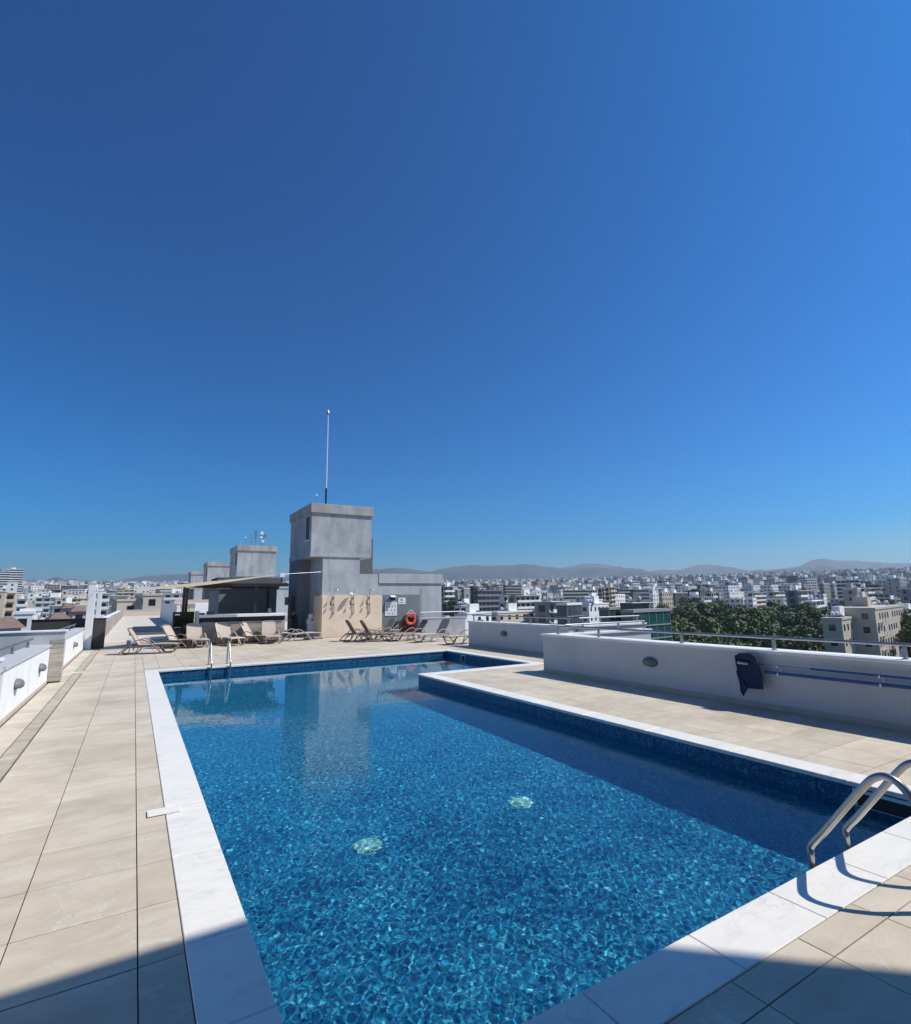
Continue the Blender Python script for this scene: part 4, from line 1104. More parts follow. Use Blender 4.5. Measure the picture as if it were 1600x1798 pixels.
for i in range(n_ + 1):
    for j in range(n_ + 1 - i):
        a, b = i / n_, j / n_; c = 1 - a - b
        p = P1 * c + P2 * a + P3 * b
        p = p + (P1 * .333 + P2 * .333 + P3 * .333 - p) * (.28 * (a * b + b * c + a * c)) + Vector((0, 0, -.05 * 27 * a * b * c * 1.2))
        id_[(i, j)] = len(vs); vs.append(tuple(p))
for i in range(n_):
    for j in range(n_ - i):
        fs.append((id_[(i, j)], id_[(i + 1, j)], id_[(i, j + 1)]))
        if j < n_ - i - 1: fs.append((id_[(i + 1, j)], id_[(i + 1, j + 1)], id_[(i, j + 1)]))
MB().add(vs, fs).build('cloth', M['sailcloth'], t, smooth=True)
MB().tube([(P2.x - .35, P2.y, P2.z - .06), tuple(P2), (7.5, 24.9, 3.17), (8.16, 26.69, 3.2)], .008, 6).build('cable', M['steel_dull'], t)
MB().tube([tuple(P1), (-1.45, 26.3, 2.30)], .010, 5).build('cable', M['steel'], t)
MB().box((P2.x - .2, P2.y - .05, P2.z - .13), (P2.x + .0, P2.y + .05, P2.z + .04)).build('corner_plate', M['white_plastic'], t)
t = empty('store_room', (3.85, 31.0, 0), 0, 'dark grey store room behind the bar under the pergola', 'building')
MB().box((0, 0, 0), (3.0, 4.5, 2.5)).build('wall', M['panel_shade_grey'], t)  # dark grey carries the shade under the pergola in the wall colour
MB().box((-.1, -.1, 2.501), (3.1, 4.6, 2.68)).build('roof', M['grey_dark'], t)
t = empty('grey_pillar', (2.32, 25.62, 0), 0, 'short grey pillar between the planter and the bar', 'pillar')
MB().box((0, 0, 0), (.125, .5, 1.44)).build('shaft', M['grey_render'], t)
# planter with dark shrub
t = empty('planter', (1.9, 25.75, 0), 0, 'black box planter with a dark spiky shrub left of the bar', 'planter')
MB().box((-.42, -.1, 0), (.40, .55, .75)).build('box', M['black_metal'], t, bevel=.01)
MB().box((-.44, .2, .76), (-.36, .6, 1.42)).box((-.36, .5, .76), (.4, .6, 1.42)).build('trellis', M['black_metal'], t)
MB().box((-.38, -.05, 1.28), (-.2, 0, 1.34)).build('white_bar', M['white_cap'], t)
lf = MB(); rg = random.Random(4)
for k in range(700):
    x, y, z = rg.gauss(0, .2), rg.gauss(.22, .16), .75 + abs(rg.gauss(0, .36))
    if z > 1.62 or abs(x) > .45: continue
    a, b = rg.uniform(0, 6.28), rg.uniform(-.3, 1.2); L = rg.uniform(.10, .22); d = Vector((math.cos(a) * math.cos(b), math.sin(a) * math.cos(b), math.sin(b))); s = d.cross(Vector((0, 0, 1))).normalized() * .012
    p = Vector((x, y, z)); lf.add([tuple(p - s), tuple(p + s), tuple(p + d * L)], [(0, 1, 2)])
lf.build('foliage', M['leaf_dark'], t, kind='stuff')

# ------------------------------------------------------------------ farther roof
MB().box((-1.6, 26.61, -.017), (15.2, 97, -.006)).build('roof_screed', M['screed'], kind='structure')
t = empty('parapet_wall', (-1.62, 26.95, 0), 0, 'rough stone-faced parapet continuing beyond the dark partition', 'wall')
n = 40
for k in range(n):
    y0_ = .1 + k * 1.6; 
    MB().box((0, y0_, 0), (.34 + random.uniform(-.02, .05), y0_ + 1.58, .80 + random.uniform(-.02, .02))).build('stone_block', M['stone_clad'], t)
MB().box((-.3, 0, -.1), (-.005, 65, .86)).build('outer_face', M['white_wall'], t)
t = empty('parapet_wall', (-1.25, 92.4, 0), 0, 'sunlit cream end wall closing the far roof', 'wall')
MB().box((0, 0, 0), (6.0, .3, .85)).build('wall_face', M['bcream'], t); MB().box((-.04, -.04, .851), (6.04, .34, .90)).build('cap_stone', M['white_cap'], t)
t = empty('skylight', (-.02, 36.2, 0), 0, 'low dark skylight box on the pale roof behind the first loungers', 'skylight')
MB().box((0, 0, 0), (1.75, 8.5, .16)).build('kerb', M['grey_dark'], t); MB().box((.06, .06, .161), (1.69, 8.44, .19)).build('pane', M['tarp'], t)
t = empty('upstand', (-.1, 31.4, 0), 0, 'low white upstand strip crossing the roof behind the loungers', 'kerb')
MB().box((0, 0, 0), (3.0, .35, .14)).build('kerb_block', M['white_cap'], t, bevel=.01)
t = empty('roof_wall', (4.2, 47.5, 0), 0, 'lavender white roof wall in shade left of the dark store room', 'wall')
MB().box((0, 0, 0), (2.6, .25, 1.75)).box((-1.3, .26, 0), (-1.05, 30, 1.75)).build('wall_face', M['white_wall'], t)
MB().box((-1.32, .2, 1.751), (2.62, .5, 1.80)).build('cap_stone', M['white_cap'], t)
t = empty('red_roof_lantern', (3.6, 66, 0), 0, 'pinkish tiled roof showing between the pergola columns', 'roof')
MB().prism([(0, 1.7), (4.0, 1.7), (3.7, 2.15), (.2, 2.15)], 0, 4, Matrix(((1, 0, 0, 0), (0, 0, 1, 0), (0, 1, 0, 0), (0, 0, 0, 1)))).build('tiles', M['bpink'], t)
MB().box((.2, .2, 0), (3.8, 3.8, 1.699)).build('wall', M['bcream'], t)
# gate post at the end of the short grey wall
t = empty('gate_post', (14.05, 22.5, 0), 0, 'narrow white gate post right of the short grey wall', 'post')
MB().box((0, 0, 0), (.14, .14, .86)).build('shaft', M['white_wall'], t, bevel=.006); MB().box((-.02, -.02, .861), (.16, .16, .89)).build('cap', M['white_cap'], t)

# added high canopy, unseen behind the camera: its edge throws the shade at the bottom of the picture
H_ = 9.0; ct_ = 1 / math.tan(SUN_EL); ox, oy = ct_ * math.cos(SUN_AZ) * H_, -ct_ * math.sin(SUN_AZ) * H_
shp = [(-9, 3.52), (.80, 3.52), (5.6, -.73), (5.6, -4.5), (-9, -4.5)]
t = empty('added_canopy', (0, 0, 0), 0, 'high flat canopy added out of view behind the viewer to cast shade', 'canopy')
MB().prism([(p[0] + ox, p[1] + oy) for p in shp], H_ - .3, H_).build('canopy_slab', M['concrete_cap'], t)
for (x, y) in ((-2.0, -4.6), (3.5, -4.6), (9.0, -4.6)):
    MB().box((x - .2, y - .2, 0), (x + .2, y + .2, H_ - .301)).build('column', M['grey_render'], t)

# ------------------------------------------------------------------ the city
win_me = {}
def wmesh(w, h, mat):
    k = (round(w, 2), round(h, 2), mat)
    if k not in win_me: win_me[k] = MB().box((-w / 2, -.06, 0), (w / 2, -.005, h)).mesh('window', M[mat])
    return win_me[k]
LABELS = set()
BUILT = []                                     # (x, y, radius) of everything that stands
def put_windows(b, faces, floors, fh, mat, merged, win=(1.3, 1.45), pitch=3.4, bot=1.0, skip=0.12, rg=random):
    """faces: (origin x, y, angle, length). Each window its own part, or one stuff part when they are too small."""
    mb = MB()
    for (ox, oy, a, L) in faces:
        n = max(1, int(L / pitch)); p = L / n
        T = Matrix.Translation((ox, oy, 0)) @ Matrix.Rotation(a, 4, 'Z')
        for fl_ in range(floors):
            for k in range(n):
                if rg.random() < skip: continue
                q = T @ Vector(((k + .5) * p, 0, fl_ * fh + bot))
                if merged:
                    mb.box((-win[0] / 2, -.06, 0), (win[0] / 2, -.005, win[1]), Matrix.Translation(q) @ Matrix.Rotation(a, 4, 'Z'))
                else:
                    child('window', wmesh(win[0], win[1], mat), b, q, a)
    if merged and mb.v: mb.build('windows', M[mat], b, kind='stuff')
def building(x, y, z, w, d, h, rot, style, label, group, wall='bwhite', fine=False, rg=random, trim='bwhite'):
    """w along local x (the face turned to local -y), d along local y; origin = corner nearest the viewer"""
    b = empty('building', (x, y, z), rot, label, 'building', group)
    fh = 3.15; fl_ = max(1, round(h / fh)); fh = h / fl_
    F = (0, 0, 0, w); Lf = (0, d, -math.pi / 2, d); Rf = (w, 0, math.pi / 2, d)
    top = h
    MB().box((0, 0, -3), (w, d, h)).build('wall', M[wall], b)
    if style == 'balcony':
        me = MB(); me.box((-.0, -1.5, -.12), (w * 1.0, -.01, .1)); me.box((0, -1.5, .101), (w, -1.38, 1.0))
        bm_ = me.mesh('balcony', M[trim])
        me2 = MB().box((-1.3, -1.5, -.10), (-.01, d * .55, .1)).box((-1.3, -1.5, .101), (-1.2, d * .55, .95)).mesh('balcony', M[trim])
        for k in range(1, fl_):
            child('balcony', bm_, b, (0, 0, k * fh))
            if d > 8: child('balcony', me2, b, (0, 0, k * fh - .001))
        MB().box((-1.3, -1.6, h - .02), (w + .05, d, h + .14)).build('roof', M[trim], b)
        put_windows(b, [F, Lf], fl_, fh, 'glass_dark', not fine, (2.3, 2.1), 3.4, .25, .05, rg)
    elif style == 'grid':
        put_windows(b, [F, Lf, Rf], fl_, fh, 'glass_dark', not fine, (1.25, 1.35), 3.3, .95, .12, rg)
        MB().box((-.15, -.15, h + .002), (w + .15, d + .15, h + .5)).build('roof', M[trim], b)
    elif style == 'bands':
        for k in range(fl_):
            MB().box((-.14, -.14, k * fh + .15), (w + .14, d + .1, k * fh + 1.35)).build('spandrel', M[trim], b)
        put_windows(b, [F, Lf], fl_, fh, 'glass_dark', not fine, (2.6, 1.5), 3.0, 1.45, .0, rg)
        MB().box((-.2, -.2, h + .002), (w + .2, d + .2, h + .6)).build('roof', M[trim], b)
    elif style == 'glass':
        nx_, ny_ = max(1, int(w / 3)), max(1, int(d / 3)); mu = MB()
        for k in range(nx_ + 1): mu.box((k * w / nx_ - .06, -.10, 0), (k * w / nx_ + .06, -.005, h))
        for k in range(1, ny_ + 1): mu.box((-.10, k * d / ny_ - .06, 0), (-.005, k * d / ny_ + .06, h))
        mu.build('mullions', M['bgrey'], b, kind='stuff')
        for k in range(1, fl_): MB().box((-.16, -.16, k * fh - .12), (w, d, k * fh + .12)).build('floor_edge', M['bgrey'], b)
        MB().box((-.25, -.25, h + .002), (w + .25, d + .25, h + .7)).build('roof', M[trim], b)
    elif style == 'house':
        r = MB(); o_ = .5; hh = 1.3
        r.add([(-o_, -o_, h), (w + o_, -o_, h), (w + o_, d + o_, h), (-o_, d + o_, h), (w * .3, d / 2, h + hh), (w * .7, d / 2, h + hh)], [(0, 1, 5, 4), (1, 2, 5), (2, 3, 4, 5), (3, 0, 4), (3, 2, 1, 0)])
        r.build('roof', M['roof_red'], b)
        put_windows(b, [F, Lf], fl_, fh, 'glass_dark', not fine, (1.3, 1.4), 3.4, .9, .15, rg)
        return b
    # things on the flat roof
    if style in ('balcony', 'grid', 'bands') and w > 7:
        sx, sy = min(4.5, w * .4), min(4, d * .4); px_, py_ = rg.uniform(.2, .5) * w, rg.uniform(.3, .5) * d
        MB().box((px_, py_, h + .15), (px_ + sx, py_ + sy, h + 2.9)).build('stair_head', M[wall if rg.random() < .6 else 'bwhite'], b)
        tk = MB().lathe([(.45, 0), (.45, 1.1), (.2, 1.25)], 8).mesh('water_tank', M['white_plastic'])
        pn = MB().box((-.9, -.02, 0), (.9, .02, 1.3), Matrix.Rotation(-.8, 4, 'X')).mesh('solar_panel', M['glass_blue'])
        for k in range(rg.randrange(1, 5)):
            q = (rg.uniform(.08, .9) * w, rg.uniform(.08, .85) * d, h + .5)
            c = child('water_tank', tk, b, q); child('solar_panel', pn, b, (q[0], q[1] - 1.1, h + .3))
    return b

def isect(C, u, px):
    """distance along u from C to the sight line through px"""
    d = ray(px, 1050); a = np.array([[u[0], -d[0]], [u[1], -d[1]]])
    if abs(np.linalg.det(a)) < 1e-3: return 12.0
    return float(np.linalg.solve(a, np.array([-C[0], -C[1]]))[0])
def hero(pl, pc, pr, ytop, r, rot, style, wall, label, fine=True, trim='bwhite', dmax=30, wmax=60, group=None, zb=None):
    rot = R_(rot); C = at(pc, ytop, r)
    ur = (math.cos(rot), math.sin(rot)); ul = (-math.sin(rot), math.cos(rot))
    w = isect(C, ur, pr); d = isect(C, ul, pl)
    if pc < 250:                                  # straight ahead only the front shows
        C = at(pl, ytop, r); w = isect(C, ur, pr); d = 9.0
    w = min(max(w, 2.5), wmax) if w > 0 else 10
    d = min(max(d, 3.0), dmax) if d > 0 else 10
    z = (ground_z(C[0], C[1]) if zb is None else zb)
    h = C[2] - z
    cx_, cy_ = C[0] + ur[0] * w / 2 + ul[0] * d / 2, C[1] + ur[1] * w / 2 + ul[1] * d / 2
    BUILT.append((cx_, cy_, math.hypot(w, d) / 2 + 1))
    return building(C[0], C[1], z, w, d, h, rot, style, label, group, wall, fine, random.Random(int(pc * 7 + ytop)), trim)

HG = None
# right-hand part of the town, from the annex towards the right edge
hero(776, 779, 796, 1030, 330, 20, 'balcony', 'bgrey', 'white balconied block rising directly right of the grey annex')
hero(797, 804, 812, 1036, 420, 15, 'grid', 'bgrey', 'narrow grey block in the gap right of the white balconied block')
hero(812, 815, 826, 1034, 345, 10, 'grid', 'bgrey', 'grey block with small windows left of the tall blank slab')
hero(826, 833, 836, 1030, 300, 5, 'grid', 'bdark', 'tall narrow blank dark slab left of the purple office', False, 'bgrey')
hero(836, 839, 882, 1038, 288, 12, 'bands', 'bdark', 'wide purple grey office with dark horizontal window bands', True, 'bpurple')
hero(883, 885, 892, 1046, 268, 12, 'balcony', 'bwhite', 'slim stack of white rounded balconies at the right end of the purple office')
hero(884, 888, 917, 1028, 560, 12, 'bands', 'bdark', 'dark grey slab block seen above and behind the purple office', False, 'bgrey')
hero(892, 905, 948, 1046, 262, 14, 'balcony', 'bbeige', 'beige block with rows of white loggias right of the purple office')
hero(806, 808, 830, 1064, 215, 20, 'balcony', 'bwhite', 'low white terrace block at the foot of the blank dark slab')
hero(812, 820, 862, 1079, 150, 20, 'grid', 'bwhite', 'long low white roof just above the far right parapet')
hero(868, 874, 938, 1077, 165, 16, 'grid', 'bcream', 'low cream block with white roof clutter above the handrail')
hero(938, 964, 993, 1057, 172, 24, 'balcony', 'bgrey', 'block with a blank grey flank and white balconies above the corner of the right parapet')
hero(993, 995, 1020, 1063, 160, 24, 'glass', 'glass_blue', 'glazed front framed by a white portal', True, 'bwhite')
hero(1019, 1034, 1068, 1062, 183, 24, 'grid', 'bwhite', 'white block with small square windows left of the green glass offices')
hero(1026, 1032, 1058, 1055, 196, 24, 'grid', 'bwhite', 'stepped white top storey behind the block with square windows', False)
hero(978, 985, 989, 1036, 470, 10, 'grid', 'bwhite', 'bright white end wall of the dark office', False)
hero(989, 990, 1036, 1037, 475, 10, 'bands', 'bdark', 'long dark office with thin window bands above the portal building', False, 'bgrey')
hero(1036, 1040, 1050, 1036, 440, 12, 'balcony', 'bwhite', 'white balconied block left of the beige tall block')
hero(1050, 1057, 1066, 1033, 410, 16, 'balcony', 'bcream', 'left one of the two tall beige apartment blocks', True, 'bcream')
hero(1066, 1069, 1081, 1031, 400, 16, 'balcony', 'bcream', 'right one of the two tall beige apartment blocks', True, 'bcream')
hero(1081, 1086, 1112, 1035, 520, 10, 'bands', 'bdark', 'dark block with a few white balconies right of the beige pair', False, 'bgrey')
hero(1111, 1113, 1144, 1036, 450, 10, 'bands', 'bdark', 'dark violet office beside a white end wall', False, 'bpurple')
hero(1143, 1146, 1157, 1036, 440, 12, 'grid', 'bwhite', 'blank white end wall right of the dark violet office', False)
hero(1158, 1163, 1182, 1040, 420, 12, 'grid', 'bbeige', 'brownish block half hidden behind the first park trees')
hero(1066, 1069, 1108, 1071, 158, 14, 'glass', 'glass_green', 'lower green glass office left part', True, 'bgrey')
hero(1107, 1112, 1174, 1076, 132, 8, 'glass', 'glass_green', 'large green glass office in front of the park trees', True, 'bgrey')
hero(1100, 1106, 1140, 1059, 158, 12, 'balcony', 'bdark', 'penthouse with white portal frame above the green glass', True)
hero(1215, 1229, 1248, 1035, 385, 14, 'grid', 'bdark', 'tall dark grey block standing above the park trees', True, 'bgrey')
hero(1246, 1249, 1257, 1040, 395, 14, 'balcony', 'bwhite', 'slim white balcony strip right of the tall dark grey block')
hero(1276, 1279, 1304, 1024, 760, 10, 'bands', 'bdark', 'dark roofed block standing highest above the park trees', False, 'bdark')
hero(1276, 1281, 1312, 1040, 520, 20, 'grid', 'bwhite', 'white low blocks below the dark roofed block')
hero(1316, 1321, 1352, 1040, 430, 22, 'balcony', 'bwhite', 'cluster of white terraces over the middle of the park trees')
hero(1352, 1358, 1382, 1039, 440, 22, 'balcony', 'bcream', 'cream terraces right of the white terraces')
hero(1381, 1400, 1421, 1037, 330, 12, 'balcony', 'bgrey', 'grey flanked block with four white balcony decks over the right end of the park')
hero(1421, 1424, 1447, 1056, 300, 20, 'balcony', 'bwhite', 'low white terraces right of the grey flanked block')
hero(1441, 1446, 1460, 1025, 600, 10, 'grid', 'bgrey', 'left one of the bluish grey pair of blocks', False)
hero(1461, 1464, 1478, 1026, 590, 10, 'grid', 'bgrey', 'right one of the bluish grey pair of blocks', False)
hero(1482, 1505, 1514, 1034, 330, 10, 'grid', 'bbeige', 'brown shaded block with a bright white right edge', True, 'bwhite')
hero(1513, 1518, 1556, 1032, 380, 18, 'balcony', 'bwhite', 'white stepped terraces behind the beige apartment house')
hero(1513, 1517, 1531, 1054, 225, 12, 'balcony', 'bcream', 'slim cream balcony tower peeping over the beige apartment house')
hero(1438, 1478, 1498, 1089, 146, 12, 'grid', 'bbeige', 'lower wing of the beige apartment house, cut by the right parapet', True, 'bbeige')
hero(1462, 1536, 1584, 1071, 156, 12, 'grid', 'bbeige', 'tall beige apartment house at the right with balconies on its sunlit side', True, 'bbeige')
hero(1586, 1596, 1640, 1030, 420, 15, 'grid', 'bwhite', 'white block cut by the right edge of the photo', False)
# left-hand part
hero(-22, -14, 12, 1003, 900, 8, 'bands', 'glass_blue', 'left half of the banded glass tower at the left edge', True, 'bwhite')
hero(11, 15, 36, 1000, 905, 8, 'bands', 'glass_blue', 'right half of the banded glass tower at the left edge', True, 'bwhite')
hero(13, 17, 28, 1023, 520, 8, 'grid', 'bwhite', 'white portal-like block at the foot of the glass tower')
hero(-12, -2, 8, 1040, 250, 5, 'grid', 'bcream', 'cream blank walled block cut by the left edge', True, 'bcream')
hero(8, 11, 27, 1042, 262, 5, 'balcony', 'bcream', 'cream balconied block at the far left', True, 'bcream')
hero(27, 32, 50, 1052, 300, 10, 'balcony', 'bwhite', 'white block with long dark balcony bands right of the cream one')
hero(49, 53, 62, 1042, 520, 10, 'grid', 'bwhite', 'first of the white blocks in the left skyline row, beside the cream block')
hero(62, 66, 79, 1041, 530, 10, 'grid', 'bwhite', 'middle white block in the left skyline row')
hero(78, 82, 95, 1042, 500, 10, 'grid', 'bwhite', 'third white block in the left skyline row, before the cream towers')
hero(93, 101, 109, 1035, 430, 10, 'balcony', 'bgrey', 'grey and cream tower left of the tall white post', True, 'bcream')
hero(108, 111, 119, 1037, 440, 10, 'grid', 'bcream', 'slim cream tower nearest the tall white post')
hero(98, 100, 108, 1052, 300, 10, 'grid', 'bcream', 'small cream block before the grey and cream tower', True, 'bcream')
hero(24, 35, 61, 1079, 120, 4, 'grid', 'bwhite', 'big plain white box building above the wood-clad partition', True)
hero(36, 38, 52, 1074, 124, 4, 'grid', 'bwhite', 'small white rooftop pavilion on the white box building', True)
hero(88, 92, 112, 1093, 95, 10, 'house', 'bcream', 'small yellow house with red tiled roof above the left parapet')
hero(112, 118, 132, 1068, 170, 10, 'house', 'bpink', 'pinkish villa with tiled roof left of the tall white post')
hero(92, 98, 118, 1064, 210, 10, 'balcony', 'bwhite', 'low white villa with terraces in the left trees')
hero(128, 132, 146, 1074, 150, 10, 'house', 'bpink', 'pink house with tiled roof touching the tall white post')
hero(-10, -4, 26, 1104, 85, 10, 'house', 'bwhite', 'house with red roof in the lower left corner behind the rail')
hero(166, 184, 200, 1042, 260, 8, 'balcony', 'bwhite', 'white terraced block right of the farther white post')
hero(199, 206, 228, 1046, 200, 8, 'balcony', 'bwhite', 'white block with arched roofs above the far roof')
hero(206, 236, 254, 1056, 135, 8, 'grid', 'bcream', 'cream annex left of the house with two square windows', True, 'bcream')
hero(238, 252, 284, 1046, 132, 4, 'grid', 'bcream', 'cream house with two dark square windows beyond the far roof', True, 'bcream')
hero(284, 288, 345, 1042, 330, 4, 'balcony', 'bwhite', 'long white building with dark arcade under the shade sail')
hero(236, 240, 262, 1026, 640, 6, 'grid', 'bwhite', 'bright white cluster of blocks above the shade sail')
hero(206, 210, 236, 1034, 500, 6, 'balcony', 'bcream', 'cream long building left above the shade sail', False, 'bcream')
# balconies on the beige apartment house
A_ = [o for o in bpy.data.objects if o.get('label', '').startswith('tall beige apartment house')][0]
for k in range(1, 8):
    for x0 in (2.0, 5.2):
        MB().box((x0, -1.0, k * 3.1), (x0 + 2.2, -.07, k * 3.1 + .12)).box((x0, -1.0, k * 3.1 + .121), (x0 + 2.2, -.93, k * 3.1 + 1.0)).build('balcony', M['bbeige'], A_)

# filling blocks, each one a thing; names of places for their labels
MARKS = [(-60, 'left of the frame'), (0, 'beside the banded glass tower'), (45, 'over the wood-clad partition'), (85, 'among the left trees'), (130, 'left of the tall white post'), (175, 'right of the farther white post'), (225, 'over the far end of the roof'),
         (290, 'behind the shade sail'), (400, 'behind the bar'), (560, 'behind the towers'), (760, 'just right of the annex'), (800, 'left of the blank dark slab'), (860, 'around the purple office'), (920, 'over the white loggias'), (975, 'over the glazed portal'),
         (1030, 'left of the beige pair'), (1080, 'right of the beige pair'), (1130, 'over the green glass offices'), (1190, 'over the left end of the park'), (1240, 'near the tall dark grey block'), (1300, 'under the dark roofed block'), (1350, 'over the middle of the park'),
         (1400, 'near the grey flanked block'), (1450, 'near the bluish grey pair'), (1500, 'left of the beige apartment house top'), (1550, 'over the beige apartment house'), (1600, 'at the right edge'), (1700, 'past the right edge')]
def place_name(px):
    return min(MARKS, key=lambda m: abs(m[0] - px))[1]
TONE = {'bwhite': 'white', 'bcream': 'cream', 'bgrey': 'grey', 'bbeige': 'beige', 'bdark': 'dark grey', 'bpink': 'pinkish'}
rg = random.Random(21)
fill = []
def free(x, y, r, pad=3):
    return all((x - a) ** 2 + (y - b) ** 2 > (r + c + pad) ** 2 for a, b, c in BUILT)
def in_park(px, r): return 1162 < px < 1480 and r < 345
tries = 0
while len(fill) < 190 and tries < 9000:
    tries += 1
    px = rg.choice([rg.uniform(-60, 330), rg.uniform(770, 1680), rg.uniform(770, 1680)])
    r = rg.choice([rg.uniform(110, 420), rg.uniform(300, 800), rg.uniform(400, 1050)])
    if in_park(px, r) or (px < 170 and r < 180 and rg.random() < .7): continue
    if px > 760 and r < 175: continue
    P = at(px, 1050, r); w_, d_ = rg.uniform(9, 22), rg.uniform(9, 16); fl_ = rg.choice([2, 3, 3, 4, 4, 5, 6, 7]) if r > 260 else rg.choice([2, 2, 3, 4])
    rad = math.hypot(w_, d_) / 2
    if not free(P[0], P[1], rad, 4): continue
    BUILT.append((P[0], P[1], rad)); fill.append((r, px, P, w_, d_, fl_))
fill.sort()
words = ['nearest', 'second nearest', 'third nearest', 'fourth nearest', 'fifth nearest', 'sixth nearest', 'seventh nearest', 'eighth nearest', 'ninth nearest', 'tenth nearest', 'eleventh nearest', 'twelfth nearest']
num = {2: 'two-storey', 3: 'three-storey', 4: 'four-storey', 5: 'five-storey', 6: 'six-storey', 7: 'seven-storey'}
cnt = {}
for (r, px, P, w_, d_, fl_) in fill:
    rot = R_(rg.choice([5, 12, 20, 26, -8]) + rg.uniform(-3, 3)); wall = rg.choice(['bwhite', 'bwhite', 'bwhite', 'bcream', 'bgrey', 'bbeige', 'bdark', 'bwhite'])
    st = rg.choice(['balcony', 'balcony', 'grid', 'grid', 'bands']) if fl_ > 2 else rg.choice(['house', 'grid', 'balcony'])
    if px < 170 and r < 260 and fl_ <= 3 and rg.random() < .6: st = 'house'
    pn = place_name(px); kind = {'balcony': 'balconied block', 'grid': 'block', 'bands': 'banded block', 'house': 'tiled house'}[st]
    key = (wall, num[fl_], kind, pn); cnt[key] = cnt.get(key, 0) + 1
    pre = '' if cnt[key] == 1 else words[min(cnt[key] - 1, 11)] + ' '
    lb = '%s%s %s %s %s' % (pre, TONE[wall], num[fl_], kind, pn)
    c = math.cos(rot); s = math.sin(rot); x0 = P[0] - (c * w_ / 2 - s * d_ / 2); y0 = P[1] - (s * w_ / 2 + c * d_ / 2)
    building(x0, y0, ground_z(P[0], P[1]), w_, d_, fl_ * 3.15, rot, st, lb, 'houses and blocks filling the town', wall, False, rg, 'bwhite' if wall != 'bcream' else 'bcream')

# the rest of the town, too many and too small to tell apart
rs = np.random.default_rng(77)
vs = []; fs = []; uvs = []
def farbox(x, y, z, w_, d_, h, rot):
    c, s = math.cos(rot), math.sin(rot); n = len(vs)
    for (a, b) in ((-w_ / 2, -d_ / 2), (w_ / 2, -d_ / 2), (w_ / 2, d_ / 2), (-w_ / 2, d_ / 2)):
        X, Y = x + a * c - b * s, y + a * s + b * c
        vs.append((X, Y, z - 4)); vs.append((X, Y, z + h))
    for i in range(4):
        j = (i + 1) % 4; fs.append((n + 2 * i, n + 2 * j, n + 2 * j + 1, n + 2 * i + 1)); L = w_ if i % 2 == 0 else d_
        uvs.extend([(0, -4.0), (L, -4.0), (L, h), (0, h)])
    fs.append((n + 1, n + 3, n + 5, n + 7)); uvs.extend([(0, 0)] * 4)
k = 0
while k < 7600:
    px = rs.uniform(-160, 1780); u = rs.uniform(0, 1); r = 330 + 4300 * u ** 1.1
    if 330 < px < 770 and r < 1500: k += 0; continue
    P = at(px, 1050, r)
    if r < 1150 and not free(P[0], P[1], 8, 1): k += .05; continue
    if in_park(px, r): continue
    g = ground_z(P[0], P[1]); h = float(rs.choice([3.2, 6.3, 6.3, 9.5, 9.5, 12.6, 15.8, 19])) * (1 if r < 2600 else .75)
    farbox(P[0], P[1], g, rs.uniform(7, 20), rs.uniform(7, 15), h, R_(rs.choice([5, 14, 24, -10])) + rs.normal(0, .05)); k += 1
for _ in range(1500):                              # villas climbing the foot of the hills
    px = rs.uniform(-160, 1780); r = rs.uniform(4400, 5600); P = at(px, 1050, r); g = ground_z(P[0], P[1]) + max(0, (r - 4300) * .02)
    farbox(P[0], P[1], g, rs.uniform(9, 22), rs.uniform(8, 16), 7.5, rs.uniform(0, 1.5))
me = bpy.data.meshes.new('distant_town'); me.from_pydata(vs, [], fs)
ul = me.uv_layers.new(name='UVMap'); ul.data.foreach_set('uv', np.array(uvs, np.float32).reshape(-1))
me.materials.append(M['far']); o = bpy.data.objects.new('distant_town', me); col.objects.link(o); o['kind'] = 'stuff'

# ------------------------------------------------------------------ trees
def leaf_cloud(mb, lobes, n, size, rg):
    for _ in range(n):
        c, r = rg.choice(lobes)
        while True:
            v = Vector((rg.uniform(-1, 1), rg.uniform(-1, 1), rg.uniform(-.9, 1)))
            if .25 < v.length <= 1: break
        v = v * (v.length ** -.45)
        if v.length > 1: v.normalize(); v *= rg.uniform(.86, 1.08)
        p = Vector(c) + Vector((v.x * r[0], v.y * r[0], v.z * r[1]))
        nrm = (v.normalized() + Vector((rg.gauss(0, .6), rg.gauss(0, .6), rg.gauss(0, .6)))).normalized()
        a = nrm.orthogonal().normalized(); b = nrm.cross(a); th = rg.uniform(0, 6.28); a, b = a * math.cos(th) + b * math.sin(th), b * math.cos(th) - a * math.sin(th)
        s = size * rg.uniform(.6, 1.4)
        mb.add([tuple(p + a * s), tuple(p + b * s * .8), tuple(p - a * s * .9), tuple(p - b * s * .7)], [(0, 1, 2, 3)])
